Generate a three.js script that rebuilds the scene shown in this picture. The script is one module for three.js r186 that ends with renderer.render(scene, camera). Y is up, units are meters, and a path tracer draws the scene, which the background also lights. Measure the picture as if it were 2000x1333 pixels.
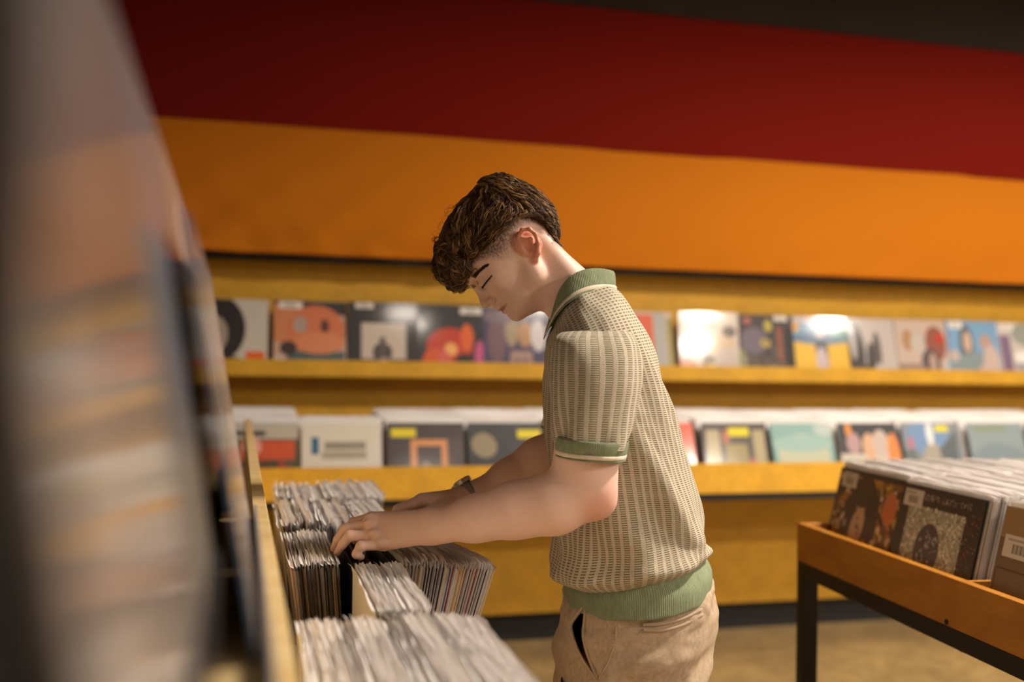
import * as THREE from 'three';
import { RoundedBoxGeometry } from 'three/addons/geometries/RoundedBoxGeometry.js';
import { mergeGeometries } from 'three/addons/utils/BufferGeometryUtils.js';
import { RectAreaLightUniformsLib } from 'three/addons/lights/RectAreaLightUniformsLib.js';
import { ImprovedNoise } from 'three/addons/math/ImprovedNoise.js';

// ---------------------------------------------------------------- camera, lights, exposure
RectAreaLightUniformsLib.init();
const scene = new THREE.Scene();
scene.background = new THREE.Color(0x050404);
const renderer = new THREE.WebGLRenderer({ antialias: true });
renderer.toneMapping = THREE.LinearToneMapping;
renderer.toneMappingExposure = 2.15;
renderer.shadowMap.enabled = true;
const camera = new THREE.PerspectiveCamera(2 * Math.atan(666.5 / 2000) * 180 / Math.PI, 1.5, 0.02, 60);
const rad = (d) => d * Math.PI / 180;
camera.position.set(0, 1.32, 0);
camera.rotation.order = 'YXZ';
camera.rotation.set(rad(0.86), rad(-14.95), rad(1.0));
camera.focus = 1.80;
camera.userData.fStop = 1.6;
camera.updateMatrixWorld(true);

const CEIL = 3.45;
// ceiling lamps: [x, z, width, depth, strength, where]
const LAMPS = [
  [2.45, -1.50, 0.30, 0.30, 300, 'above and behind the man'],
  [3.95, -2.90, 0.30, 0.30, 45, 'closest to the banners'],
  [1.60, 1.20, 0.32, 0.30, 26, 'behind the camera on the left'],
  [4.90, 1.20, 0.34, 0.32, 430, 'behind the camera on the right'],
  [5.50, 2.80, 0.34, 0.32, 320, 'farthest behind the camera'],
  [5.40, -1.20, 0.30, 0.30, 130, 'beyond the record table'],
];

// ---------------------------------------------------------------- helpers
let seed = 12345;
function rnd() { seed |= 0; seed = seed + 0x6D2B79F5 | 0; let t = Math.imul(seed ^ seed >>> 15, 1 | seed); t = t + Math.imul(t ^ t >>> 7, 61 | t) ^ t; return ((t ^ t >>> 14) >>> 0) / 4294967296; }
const rr = (a, b) => a + (b - a) * rnd();
const PN = new ImprovedNoise();
const noise = (x, y, z) => PN.noise(x + 100.3, y + 71.7, z + 33.1);
const V = (x, y, z) => new THREE.Vector3(x, y, z);
const lerp = (a, b, t) => a + (b - a) * t;
const clamp = (x, a, b) => Math.min(b, Math.max(a, x));
const sstep = (a, b, x) => { const t = clamp((x - a) / (b - a), 0, 1); return t * t * (3 - 2 * t); };
const counts = new Map();
function numbered(name) { const n = counts.get(name) ?? 0; counts.set(name, n + 1); return n ? `${name}_${String(n).padStart(3, '0')}` : name; }
function shade(o) { o.traverse((m) => { if (m.isMesh) { m.castShadow = true; m.receiveShadow = true; } }); return o; }
function thing(name, label, category, position = [0, 0, 0], group) {
  const o = new THREE.Group(); o.name = numbered(name); o.position.set(...position); scene.add(o);
  o.userData = { label, category }; if (group) o.userData.group = group; return o;
}
function part(name, geometry, material, parent, label) {
  const m = new THREE.Mesh(geometry, material); m.name = name; m.castShadow = m.receiveShadow = true; parent.add(m);
  if (label) m.userData.label = label; return m;
}
function struct(name, geometry, material, label, category) {
  const m = new THREE.Mesh(geometry, material); m.name = name; m.castShadow = m.receiveShadow = true;
  m.userData = { kind: 'structure', label, category }; scene.add(m); return m;
}
function boxAt(x0, x1, y0, y1, z0, z1, r = 0) {
  const w = x1 - x0, h = y1 - y0, d = z1 - z0;
  const g = r ? new RoundedBoxGeometry(w, h, d, 2, r) : new THREE.BoxGeometry(w, h, d);
  g.translate((x0 + x1) / 2, (y0 + y1) / 2, (z0 + z1) / 2);
  return metric(g);
}
// box uv in metres from position and normal
function metric(g) {
  const p = g.attributes.position, n = g.attributes.normal, uv = g.attributes.uv;
  for (let i = 0; i < p.count; i++) {
    const ax = Math.abs(n.getX(i)), ay = Math.abs(n.getY(i)), az = Math.abs(n.getZ(i));
    if (ax > ay && ax > az) uv.setXY(i, p.getZ(i), p.getY(i)); else if (ay > az) uv.setXY(i, p.getX(i), p.getZ(i)); else uv.setXY(i, p.getX(i), p.getY(i));
  }
  return g;
}
function noiseTexture(n, fn, srgb = true) {
  const data = new Uint8Array(n * n * 4);
  for (let j = 0; j < n; j++) for (let i = 0; i < n; i++) { const c = fn(i / n, j / n); data.set([clamp(c[0], 0, 255), clamp(c[1], 0, 255), clamp(c[2], 0, 255), 255], (j * n + i) * 4); }
  const t = new THREE.DataTexture(data, n, n); t.wrapS = t.wrapT = THREE.RepeatWrapping; t.magFilter = THREE.LinearFilter; t.minFilter = THREE.LinearMipmapLinearFilter; t.generateMipmaps = true;
  if (srgb) t.colorSpace = THREE.SRGBColorSpace; t.needsUpdate = true; return t;
}
// tileable value noise
function tileNoise(n) { const g = new Float32Array(n * n); for (let i = 0; i < n * n; i++) g[i] = rnd(); return (u, v) => { u = (u - Math.floor(u)) * n; v = (v - Math.floor(v)) * n; const i = Math.floor(u), j = Math.floor(v), a = u - i, b = v - j, s = a * a * (3 - 2 * a), t = b * b * (3 - 2 * b), I = (i + 1) % n, J = (j + 1) % n, ii = i % n, jj = j % n; return lerp(lerp(g[jj * n + ii], g[jj * n + I], s), lerp(g[J * n + ii], g[J * n + I], s), t); }; }
const tnA = tileNoise(8), tnB = tileNoise(32), tnC = tileNoise(96);
function speckle(hex, amount, n = 256) {
  const c = new THREE.Color(hex), b = [c.r, c.g, c.b].map((x) => 255 * (x <= 0.0031308 ? 12.92 * x : 1.055 * x ** (1 / 2.4) - 0.055));
  return noiseTexture(n, (u, v) => { const k = 1 + amount * ((tnA(u, v) - .5) * .7 + (tnB(u, v) - .5) * .6 + (tnC(u, v) - .5) * .7); return b.map((x) => x * k); });
}
const std = (o) => new THREE.MeshStandardMaterial(o);
const phys = (o) => new THREE.MeshPhysicalMaterial(o);
function scaled(t, s) { const c = t.clone(); c.repeat.set(s, s); c.needsUpdate = true; return c; }
function woodTexture(hexA, hexB, n = 256, grain = 26) {
  const a = new THREE.Color(hexA).convertLinearToSRGB(), b = new THREE.Color(hexB).convertLinearToSRGB();
  return noiseTexture(n, (u, v) => { const w = tnA(u * 1, v) * 1.4 + tnB(u, v) * .25; let k = .5 + .5 * Math.sin((v * grain + w * 6)); k = k * .55 + tnC(u * .15, v) * .45; return [lerp(a.r, b.r, k) * 255, lerp(a.g, b.g, k) * 255, lerp(a.b, b.b, k) * 255]; });
}
// ---------------------------------------------------------------- room shell
const M = {
  yellow: std({ map: scaled(speckle(0xd29f26, .10), 2), roughness: .62 }),
  orange: phys({ color: 0xcb781a, roughness: 1, specularIntensity: .3 }),
  red: phys({ color: 0x7a1a11, roughness: 1, specularIntensity: .25 }),
  dark: std({ map: scaled(speckle(0x2f2922, .16), 1), roughness: .9 }),
  black: std({ map: scaled(speckle(0x17171a, .25), 2), roughness: .6 }),
  steel: std({ map: scaled(speckle(0x131416, .3), 3), roughness: .5, metalness: .25 }),
  floor: phys({ map: scaled(speckle(0x9d8358, .22, 512), .6), roughness: .42, clearcoat: .15, clearcoatRoughness: .35 }),
  plain: std({ map: scaled(speckle(0x6d6358, .1), 1), roughness: .9 }),
  pine: std({ map: scaled(woodTexture(0xead09a, 0xd9b679), 1.6), roughness: .55 }),
  ply: std({ map: scaled(woodTexture(0xb67a28, 0xa4681c), 1.3), roughness: .45 }),
  lampBody: std({ color: 0x1a1a1a, roughness: .6 }),
  lampGlow: std({ color: 0x888070, emissive: 0xfff0d8, emissiveIntensity: 6 }),
};
const RX0 = -0.62, RX1 = 6.4, RZ0 = -5.1, RZ1 = 3.6;
struct('floor', boxAt(RX0 - .1, RX1 + .1, -.1, 0, RZ0 - .1, RZ1 + .1), M.floor, 'tan polished concrete shop floor', 'floor');
struct('ceiling', boxAt(RX0 - .1, RX1 + .1, CEIL, CEIL + .1, RZ0 - .1, RZ1 + .1), M.dark, 'dark brown shop ceiling above the banners', 'ceiling');
struct('wall_back', boxAt(RX0 - .1, RX1 + .1, 0, CEIL, RZ0 - .1, RZ0), M.dark, 'dark brown wall above the red banner', 'wall');
struct('wall_left', boxAt(RX0 - .1, RX0, 0, CEIL, RZ0, RZ1), M.plain, 'grey brown wall behind the display rack', 'wall');
struct('wall_right', boxAt(RX1, RX1 + .1, 0, CEIL, RZ0, RZ1), M.plain, 'grey brown side wall of the shop', 'wall');
struct('wall_front', boxAt(RX0 - .1, RX1 + .1, 0, CEIL, RZ1, RZ1 + .1), M.plain, 'grey brown wall behind the camera', 'wall');
struct('trim_1', boxAt(RX0, RX1, 2.88, CEIL, RZ0, -4.50), M.dark, 'dark brown upper wall soffit over the red banner', 'soffit');
struct('trim_2', boxAt(RX0, RX1, 1.722, 1.752, RZ0, -4.515), M.black, 'black strip painting in the shadow gap under the orange banner', 'trim');  // dark strip stands in for the shadow gap below the orange fabric

// lamps on the ceiling
LAMPS.forEach(([x, z, w, d, I, where]) => {
  const t = thing('ceiling_lamp', `square black framed ceiling lamp ${where}`, 'lamp', [x, CEIL, z], 'square ceiling lamps');
  const f = .02;
  part('housing', mergeGeometries([boxAt(-w / 2 - f, w / 2 + f, -.012, 0, -d / 2 - f, d / 2 + f), boxAt(-w / 2 - f, -w / 2, -.06, 0, -d / 2 - f, d / 2 + f), boxAt(w / 2, w / 2 + f, -.06, 0, -d / 2 - f, d / 2 + f), boxAt(-w / 2, w / 2, -.06, 0, -d / 2 - f, -d / 2), boxAt(-w / 2, w / 2, -.06, 0, d / 2, d / 2 + f)]), M.lampBody, t);
  part('diffuser', boxAt(-w / 2, w / 2, -.022, -.012, -d / 2, d / 2), M.lampGlow, t);
  const L = new THREE.RectAreaLight(0xfff0de, I, w, d); L.position.set(0, -.03, 0); L.rotation.x = -Math.PI / 2; L.name = 'lamp_light'; t.add(L);
});

// fabric banners stretched over the soffit
function banner(name, label, y0, y1, zBase, mat, fn) {
  const x0 = RX0 + .02, x1 = RX1 - .02, nx = 240, ny = 44, th = .012, pos = [], idx = [], uv = [];
  for (let s = 0; s < 2; s++) for (let j = 0; j <= ny; j++) for (let i = 0; i <= nx; i++) {
    const u = i / nx, v = j / ny, x = lerp(x0, x1, u), y = lerp(y0, y1, v), [dy, dz] = fn(x, y, v);
    pos.push(x, y + dy, zBase + dz - s * th); uv.push(x * 4, y * 4);
  }
  const N = (nx + 1) * (ny + 1);
  const quad = (a, b, c, d) => idx.push(a, b, c, a, c, d);
  for (let s = 0; s < 2; s++) for (let j = 0; j < ny; j++) for (let i = 0; i < nx; i++) { const a = s * N + j * (nx + 1) + i; s ? quad(a, a + nx + 1, a + nx + 2, a + 1) : quad(a, a + 1, a + nx + 2, a + nx + 1); }
  for (let i = 0; i < nx; i++) { quad(N + i, N + i + 1, i + 1, i); const t = ny * (nx + 1) + i; quad(t, t + 1, N + t + 1, N + t); }
  const g = new THREE.BufferGeometry(); g.setAttribute('position', new THREE.Float32BufferAttribute(pos, 3)); g.setAttribute('uv', new THREE.Float32BufferAttribute(uv, 2)); g.setIndex(idx); g.computeVertexNormals();
  const m = new THREE.Mesh(g, mat); m.name = name; m.castShadow = m.receiveShadow = true; scene.add(m); m.userData = { label, category: 'banner' }; return m;
}
const weave = noiseTexture(128, (u, v) => { const k = 128 + 60 * Math.sin(u * 128 * Math.PI) * Math.sin(v * 128 * Math.PI) + 60 * (tnC(u, v) - .5); return [k, k, k]; }, false);
M.orange.bumpMap = M.red.bumpMap = weave; M.orange.bumpScale = M.red.bumpScale = .0006;
banner('orange_banner', 'orange fabric banner stretched along the wall between red banner and records', 1.742, 2.291, -4.475, M.orange, (x, y, v) => {
  const wr = Math.exp(-((1 - v) * 0 + v * 3.2)) * (Math.sin(x * 17 - y * 26 + 2 * noise(x * 3, y * 3, 1)) * .010 + noise(x * 7, y * 9, 3) * .016) * lerp(1.2, .3, sstep(.5, 1.3, x));
  return [v > .97 ? .006 * noise(x * 1.3, 0, 7) : 0, .03 * Math.sin(Math.PI * v) + wr + .01 * noise(x * 1.1, y * 2, 0)];
});
banner('red_banner', 'dark red fabric banner stretched along the wall above the orange one', 2.284, 2.955, -4.482, M.red, (x, y, v) => [v < .03 ? .006 * noise(x * 1.3, 0, 7) : 0, .03 * Math.sin(Math.PI * v) + .02 * noise(x * .9, y * 1.6, 5)]);

// ---------------------------------------------------------------- wall shelf unit
const unit = thing('wall_record_shelf', 'long yellow wall unit with two tiers of records facing out', 'shelf', [0, 0, 0]);
{
  const a = RX0 + .01, b = RX1 - .01, y = M.yellow;
  part('upper_back_panel', boxAt(a, b, 1.24, 1.735, -4.70, -4.66), y, unit);
  part('upper_ledge', boxAt(a, b, 1.216, 1.240, -4.70, -4.47, .003), y, unit);
  part('upper_lip', boxAt(a, b, 1.218, 1.290, -4.49, -4.465, .003), y, unit);
  part('lower_back_panel', boxAt(a, b, .62, 1.216, -4.70, -4.66), y, unit);
  part('bin_floor', boxAt(a, b, .733, .745, -4.66, -3.975), M.black, unit, 'black underside of the lower bin');
  part('lower_lip', boxAt(a, b, .757, .883, -3.97, -3.945, .003), y, unit);
  part('support_rail', boxAt(a, b, .727, .757, -3.990, -3.950, .002), M.steel, unit, 'black steel rail carrying the lower bin');
  part('front_panel', boxAt(a, b, .150, .733, -4.53, -4.50, .002), y, unit);
  part('plinth', boxAt(a, b, 0, .150, -4.70, -4.60), M.black, unit, 'black toe kick');
}
// ---------------------------------------------------------------- records
const LP = .313;
function cover(spec, n = 160, grain = 16) {
  const c = document.createElement('canvas'); c.width = c.height = n; const g = c.getContext('2d');
  g.fillStyle = spec[0]; g.fillRect(0, 0, n, n);
  for (const [k, x, y, w, h, col, extra] of spec.slice(1)) {
    g.fillStyle = col; g.strokeStyle = col;
    if (k === 'r') g.fillRect(x * n, y * n, w * n, h * n);
    else if (k === 'e') { g.beginPath(); g.ellipse(x * n, y * n, w * n, h * n, extra ?? 0, 0, 7); g.fill(); }
    else if (k === 'f') { g.lineWidth = (extra ?? .05) * n; g.strokeRect(x * n, y * n, w * n, h * n); }
    else if (k === 'p') { g.beginPath(); x.forEach(([a, b], i) => i ? g.lineTo(a * n, b * n) : g.moveTo(a * n, b * n)); g.fill(); g.fillStyle = y; }
    else if (k === 't') { g.font = `${extra ?? 'bold'} ${h * n}px sans-serif`; g.fillText(w, x * n, y * n); }
    else if (k === 's') { const [cnt, s] = extra; for (let i = 0; i < cnt; i++) { g.globalAlpha = rr(.4, 1); g.beginPath(); g.ellipse((x + rnd() * w) * n, (y + rnd() * h) * n, rr(.4, 1) * s * n, rr(.4, 1) * s * n, rr(0, 3), 0, 7); g.fill(); } g.globalAlpha = 1; }
  }
  const im = g.getImageData(0, 0, n, n); for (let i = 0; i < im.data.length; i += 4) { const d = (rnd() - .5) * grain; im.data[i] += d; im.data[i + 1] += d; im.data[i + 2] += d; } g.putImageData(im, 0, 0);
  const t = new THREE.CanvasTexture(c); t.colorSpace = THREE.SRGBColorSpace; t.magFilter = THREE.LinearFilter; return t;
}
// gentle waves of loose plastic
const waveTex = noiseTexture(128, (u, v) => { const k = 128 + 190 * (tnA(u, v) - .5) + 40 * (tnB(u, v) - .5); return [k, k, k]; }, false);
const coverMat = (spec, gloss = .10, n, wave = .0012) => phys({ map: cover(spec, n), roughness: .55, clearcoat: 1, clearcoatRoughness: gloss, bumpMap: waveTex, bumpScale: wave });
const jacketGeo = new THREE.BoxGeometry(LP, LP, .0032); jacketGeo.translate(0, LP / 2, 0);
const artGeo = new THREE.BoxGeometry(LP - .002, LP - .002, .0006); artGeo.translate(0, LP / 2, .0019);
const jacketCols = { brown: 0x4a3a30, dark: 0x17161a, grey: 0x77716c, white: 0xcfc8be, pink: 0xc79486, red: 0x9b2a1e, yellow: 0xb98a1e, blue: 0x3c5878, cream: 0xc9b48c, olive: 0x6a6244, tan: 0x8d6f50, green: 0x3b5145 };
const jacketMat = Object.fromEntries(Object.entries(jacketCols).map(([k, c]) => [k, std({ color: c, roughness: .7 })]));
const plastic = phys({ color: 0xf6f2f0, roughness: .5, transmission: .30, thickness: 0, side: THREE.DoubleSide });
const clearEdge = phys({ color: 0xd8dde2, roughness: .25, transmission: .5, thickness: 0, side: THREE.DoubleSide });
// loose outer sleeves: two sheets with an uneven open top, several variants
const sleeveGeos = Array.from({ length: 8 }, (_, q) => {
  const n = 12, W = LP / 2 + .004, pos = [], idx = [], ext = rr(.010, .022);
  for (const s of [-1, 1]) {
    const base = pos.length / 3;
    const bend = (q % 2 ? 1 : -1) * rr(.002, .006) + s * .001;
    for (let j = 0; j < 4; j++) for (let i = 0; i <= n; i++) {
      const u = i / n, x = lerp(-W, W, u), e = ext + .006 * noise(u * 6, q * 3.1, s) + (i === 0 || i === n ? -.003 : 0);
      const y = j === 0 ? -.001 : j === 1 ? LP - .004 : j === 2 ? LP + e * .6 : LP + e * .85, loose = j < 2 ? 0 : (j === 2 ? .35 : 1) * (bend * (1 + noise(u * 3, q, s * 5)) + .002 * noise(u * 7, q * 7.7, s * 2));
      pos.push(x, y, s * .0022 + loose);
    }
    for (let j = 0; j < 3; j++) for (let i = 0; i < n; i++) { const a = base + j * (n + 1) + i; idx.push(a, a + 1, a + n + 2, a, a + n + 2, a + n + 1); }
  }
  const g = new THREE.BufferGeometry(); g.setAttribute('position', new THREE.Float32BufferAttribute(pos, 3)); g.setIndex(idx); g.computeVertexNormals();
  g.setAttribute('uv', new THREE.Float32BufferAttribute(new Float32Array(pos.length / 3 * 2), 2)); return g;
});
const stickerGeo = (w, h) => { const g = new THREE.BoxGeometry(w, h, .0006); return g; };
const stickerMat = std({ map: cover(['#e9e2da', ['r', .1, .15, .5, .1, '#b9b0a8'], ...Array.from({ length: 14 }, (_, i) => ['r', .25 + i * .036, .38, i % 3 ? .012 : .022, .42, '#4a4442'])], 96, 6), roughness: .6 });
let recordCount = 0;
function record(o) {
  const t = thing('record_sleeve', o.label, 'record', o.at, o.group);
  t.rotation.order = 'YXZ'; t.rotation.set(o.lean ?? 0, o.yaw ?? 0, o.roll ?? 0);
  part('jacket', jacketGeo, jacketMat[o.col ?? 'white'], t);
  if (o.art) part('cover_print', artGeo, o.art, t);
  if (o.plastic !== false) part('plastic_cover', sleeveGeos[(recordCount * 5 + (recordCount >> 3)) % 8], plastic, t);
  for (const [x, y, w, h, m] of o.stickers ?? []) { const s = part('sticker', stickerGeo(w, h), m ?? stickerMat, t, m ? undefined : 'white price sticker'); s.position.set(x, y, .0026); }
  recordCount++; return t;
}

// ---- facing out on the upper ledge of the wall unit: [x centre, art, jacket, label, stickers]
const S = (x, y, w = .09, h = .028, m) => [x, y, w, h, m];
const sticky = (hex) => std({ color: hex, roughness: .6 });
const yellowSticker = sticky(0xd8c81e), orangeSticker = sticky(0xe8621a), peachSticker = sticky(0xe89066), redSticker = sticky(0xb8281c);
const upper = [
  [-.035, ['#cfc6ba', ['e', .30, .42, .40, .48, '#241d20'], ['e', .30, .50, .17, .26, '#a8998a'], ['e', .26, .72, .12, .2, '#8d7f74'], ['r', 0, .82, .62, .2, '#1c171a']], 'white', 'pale cover with a dark haired figure and orange sticker, leftmost on the upper ledge', [[.105, .045, .078, .075, orangeSticker]]],
  [.302, ['#c9a58f', ['r', 0, 0, 1, .2, '#2a2a2e'], ['e', .16, .32, .3, .3, '#d08252'], ['e', .58, .42, .40, .36, '#d3764a'], ['e', .36, .34, .1, .12, '#b09a90'], ['e', .70, .36, .06, .1, '#5a2a20'], ['r', .18, .72, .8, .3, '#4b5f60'], ['e', .62, .6, .35, .16, '#da8658'], ['e', .2, .68, .12, .1, '#3a2a26'], ['r', 0, .8, .16, .2, '#cdbfb4']], 'white', 'cover with an orange oval shape over teal, second on the upper ledge', [S(-.085, .292, .1, .03)]],
  [.616, ['#2b2729', ['r', .20, .30, .64, .52, '#cdbfb2'], ['e', .5, .72, .14, .14, '#4c4542'], ['r', .46, .5, .08, .26, '#5a504c'], ['e', .52, .84, .07, .05, '#b49a8c']], 'dark', 'black cover with a pale square picture, on the upper ledge', [S(-.08, .296, .08, .025)]],
  [.918, ['#221e22', ['e', .5, .62, .34, .28, '#c23416'], ['e', .28, .86, .18, .22, '#d8561c'], ['e', .76, .48, .10, .2, '#e06018'], ['e', .52, .66, .1, .1, '#f0b060'], ['e', .42, .84, .1, .16, '#d8605a'], ['e', .95, .8, .08, .28, '#c85088'], ['e', .9, .97, .1, .08, '#d8c0c8'], ['e', .72, .84, .14, .12, '#1c1412'], ['e', .38, .48, .08, .12, '#c23a16']], 'dark', 'black cover with red and orange flames on the upper ledge', [S(.10, .285, .1, .03)]],
  [1.228, ['#2b2250', ['e', .22, .5, .14, .34, '#6a4450'], ['e', .45, .3, .1, .3, '#a08c66'], ['r', .42, .66, .34, .3, '#a07c70'], ['e', .66, .4, .12, .2, '#b08050'], ['e', .86, .42, .12, .24, '#cfc8cc'], ['r', .5, .78, .05, .2, '#2b2250'], ['r', .62, .78, .05, .2, '#2b2250'], ['e', .3, .14, .3, .1, '#705a68']], 'dark', 'deep purple cover with tan letter shapes beside the man\'s chin', [S(.06, .296, .1, .028)]],
  [1.545, ['#3c4a52', ['e', .5, .5, .32, .32, '#b8a48c'], ['r', .1, .8, .8, .1, '#8a3a2c']], 'dark', 'slate cover with a tan disc hidden behind the man on the upper ledge', []],
  [1.862, ['#c8b8a8', ['r', 0, 0, .3, 1, '#8a8a88'], ['e', .12, .34, .2, .2, '#8f8a86'], ['r', .38, .04, .3, .7, '#d65a30'], ['e', .42, .7, .2, .18, '#d88a2a'], ['r', .68, 0, .2, 1, '#a9a9a4'], ['e', .3, .86, .3, .12, '#6d7250'], ['r', .9, .1, .1, .9, '#9a8c50']], 'red', 'cover with orange and grey stripes behind the man\'s shoulder', []],
  [2.195, ['#cabcae', ['e', .12, .45, .12, .18, '#6a5850'], ['e', .84, .3, .12, .09, '#5a4a40'], ['e', .5, .2, .1, .05, '#8a8480'], ['e', .12, .85, .14, .14, '#d2806a'], ['e', .48, .76, .1, .1, '#5e4c3c'], ['e', .52, .88, .1, .08, '#efcf98'], ['e', .62, .5, .3, .16, '#c9b08e'], ['e', .8, .75, .2, .2, '#bfb2ac']], 'cream', 'pale beige cover with a small cream spot, right of the man on the upper ledge', []],
  [2.505, ['#3a3236', ['e', .3, .42, .22, .22, '#6a6070'], ['e', .56, .18, .07, .1, '#b2a43c'], ['e', .5, .46, .09, .07, '#b9a03c'], ['e', .2, .1, .08, .06, '#a86050'], ['r', .70, .2, .1, .6, '#8a4c34'], ['r', .84, .2, .16, .8, '#1c181a'], ['e', .06, .8, .1, .25, '#86845e'], ['e', .46, .76, .3, .1, '#4a3a34'], ['s', .1, .3, .7, .6, '#7a6c5c', [26, .04]]], 'dark', 'dark cover with yellow dots and a rust stripe on the upper ledge', [S(.09, .296, .07, .025)]],
  [2.812, ['#e0b32c', ['r', 0, 0, 1, .42, '#6c96b8'], ['e', .5, .36, .5, .1, '#4f6f92'], ['e', .86, .22, .2, .14, '#4a8a86'], ['r', .4, .4, .22, .6, '#3b4550'], ['e', .5, .76, .11, .26, '#c2b2b6'], ['r', .34, .0, .36, .14, '#a8402c'], ['e', .04, .16, .1, .1, '#d89a3c'], ['r', 0, .0, .34, .1, '#b4aab0'], ['e', .5, .3, .08, .05, '#b8a8b0']], 'yellow', 'yellow and blue cover with a T shaped figure on the upper ledge', []],
  [3.130, ['#b9afac', ['e', .12, .55, .16, .5, '#2e2a2c'], ['e', .08, .5, .05, .2, '#a8a09a'], ['e', .4, .8, .10, .4, '#3a3534'], ['e', .52, .52, .07, .3, '#514b4a'], ['e', .3, .9, .3, .12, '#2c2829'], ['e', .5, .86, .06, .12, '#bcb2ae'], ['p', [[.58, 1], [.62, .9], [.78, .92], [1, .74], [1, .92], [.9, 1]], '', 0, 0, '#e06030']], 'green', 'black and white cover of dark figures with an orange corner', []],
  [3.405, ['#bda89c', ['e', .22, .35, .1, .18, '#a87c50'], ['e', .42, .4, .16, .16, '#b8b0a8'], ['e', .75, .4, .2, .3, '#8a4c3a'], ['e', .62, .75, .18, .26, '#4a3e42'], ['e', .66, .72, .07, .16, '#b0948c'], ['r', 0, .75, .5, .25, '#8c7870'], ['r', .9, .7, .1, .3, '#a8b4c0']], 'brown', 'pinkish cover with a round red sticker on the upper ledge', [[.105, .215, .045, .05, redSticker]]],
  [3.712, ['#6f9cc4', ['e', .36, .4, .14, .34, '#4f5a5e'], ['e', .38, .36, .08, .18, '#c8a896'], ['e', .74, .36, .12, .14, '#b09080'], ['e', .5, .84, .5, .3, '#7c8c94'], ['e', .82, .7, .16, .3, '#c0aca4'], ['e', .62, .86, .05, .12, '#c8a8a0'], ['e', .1, .6, .1, .1, '#b8a8a0']], 'dark', 'sky blue cover with two pale figures near the right of the upper ledge', [S(-.10, .29, .08, .035)]],
  [4.025, ['#c5bcb8', ['r', .04, .22, .22, .78, '#77607c'], ['e', .5, .6, .2, .1, '#eae6e2'], ['e', .6, .2, .3, .2, '#8f968c'], ['r', .3, .7, .5, .3, '#9a98a0']], 'tan', 'pale cover with a purple band, last on the upper ledge', [S(-.08, .29, .07, .03)]],
  [4.345, ['#6a5a50', ['e', .5, .5, .3, .3, '#b09a78']], 'tan', 'brown cover with a tan disc beyond the purple banded one', []],
];
const UPPER_LEAN = [13, 11.4, 8.0, 8.5, 13, 13, 13, 7.2, 11.3, 13, 14, 13, 12, 14, 13];
for (const [i, [x, spec, col, label, st]] of upper.entries()) record({ at: [x, 1.2405, -4.510 - rr(0, .004)], lean: -rad(UPPER_LEAN[i]), yaw: rad(rr(-1, 1)), col, art: coverMat(spec, .09), label, stickers: st, plastic: false, group: 'records facing out on the upper ledge' });
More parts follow.
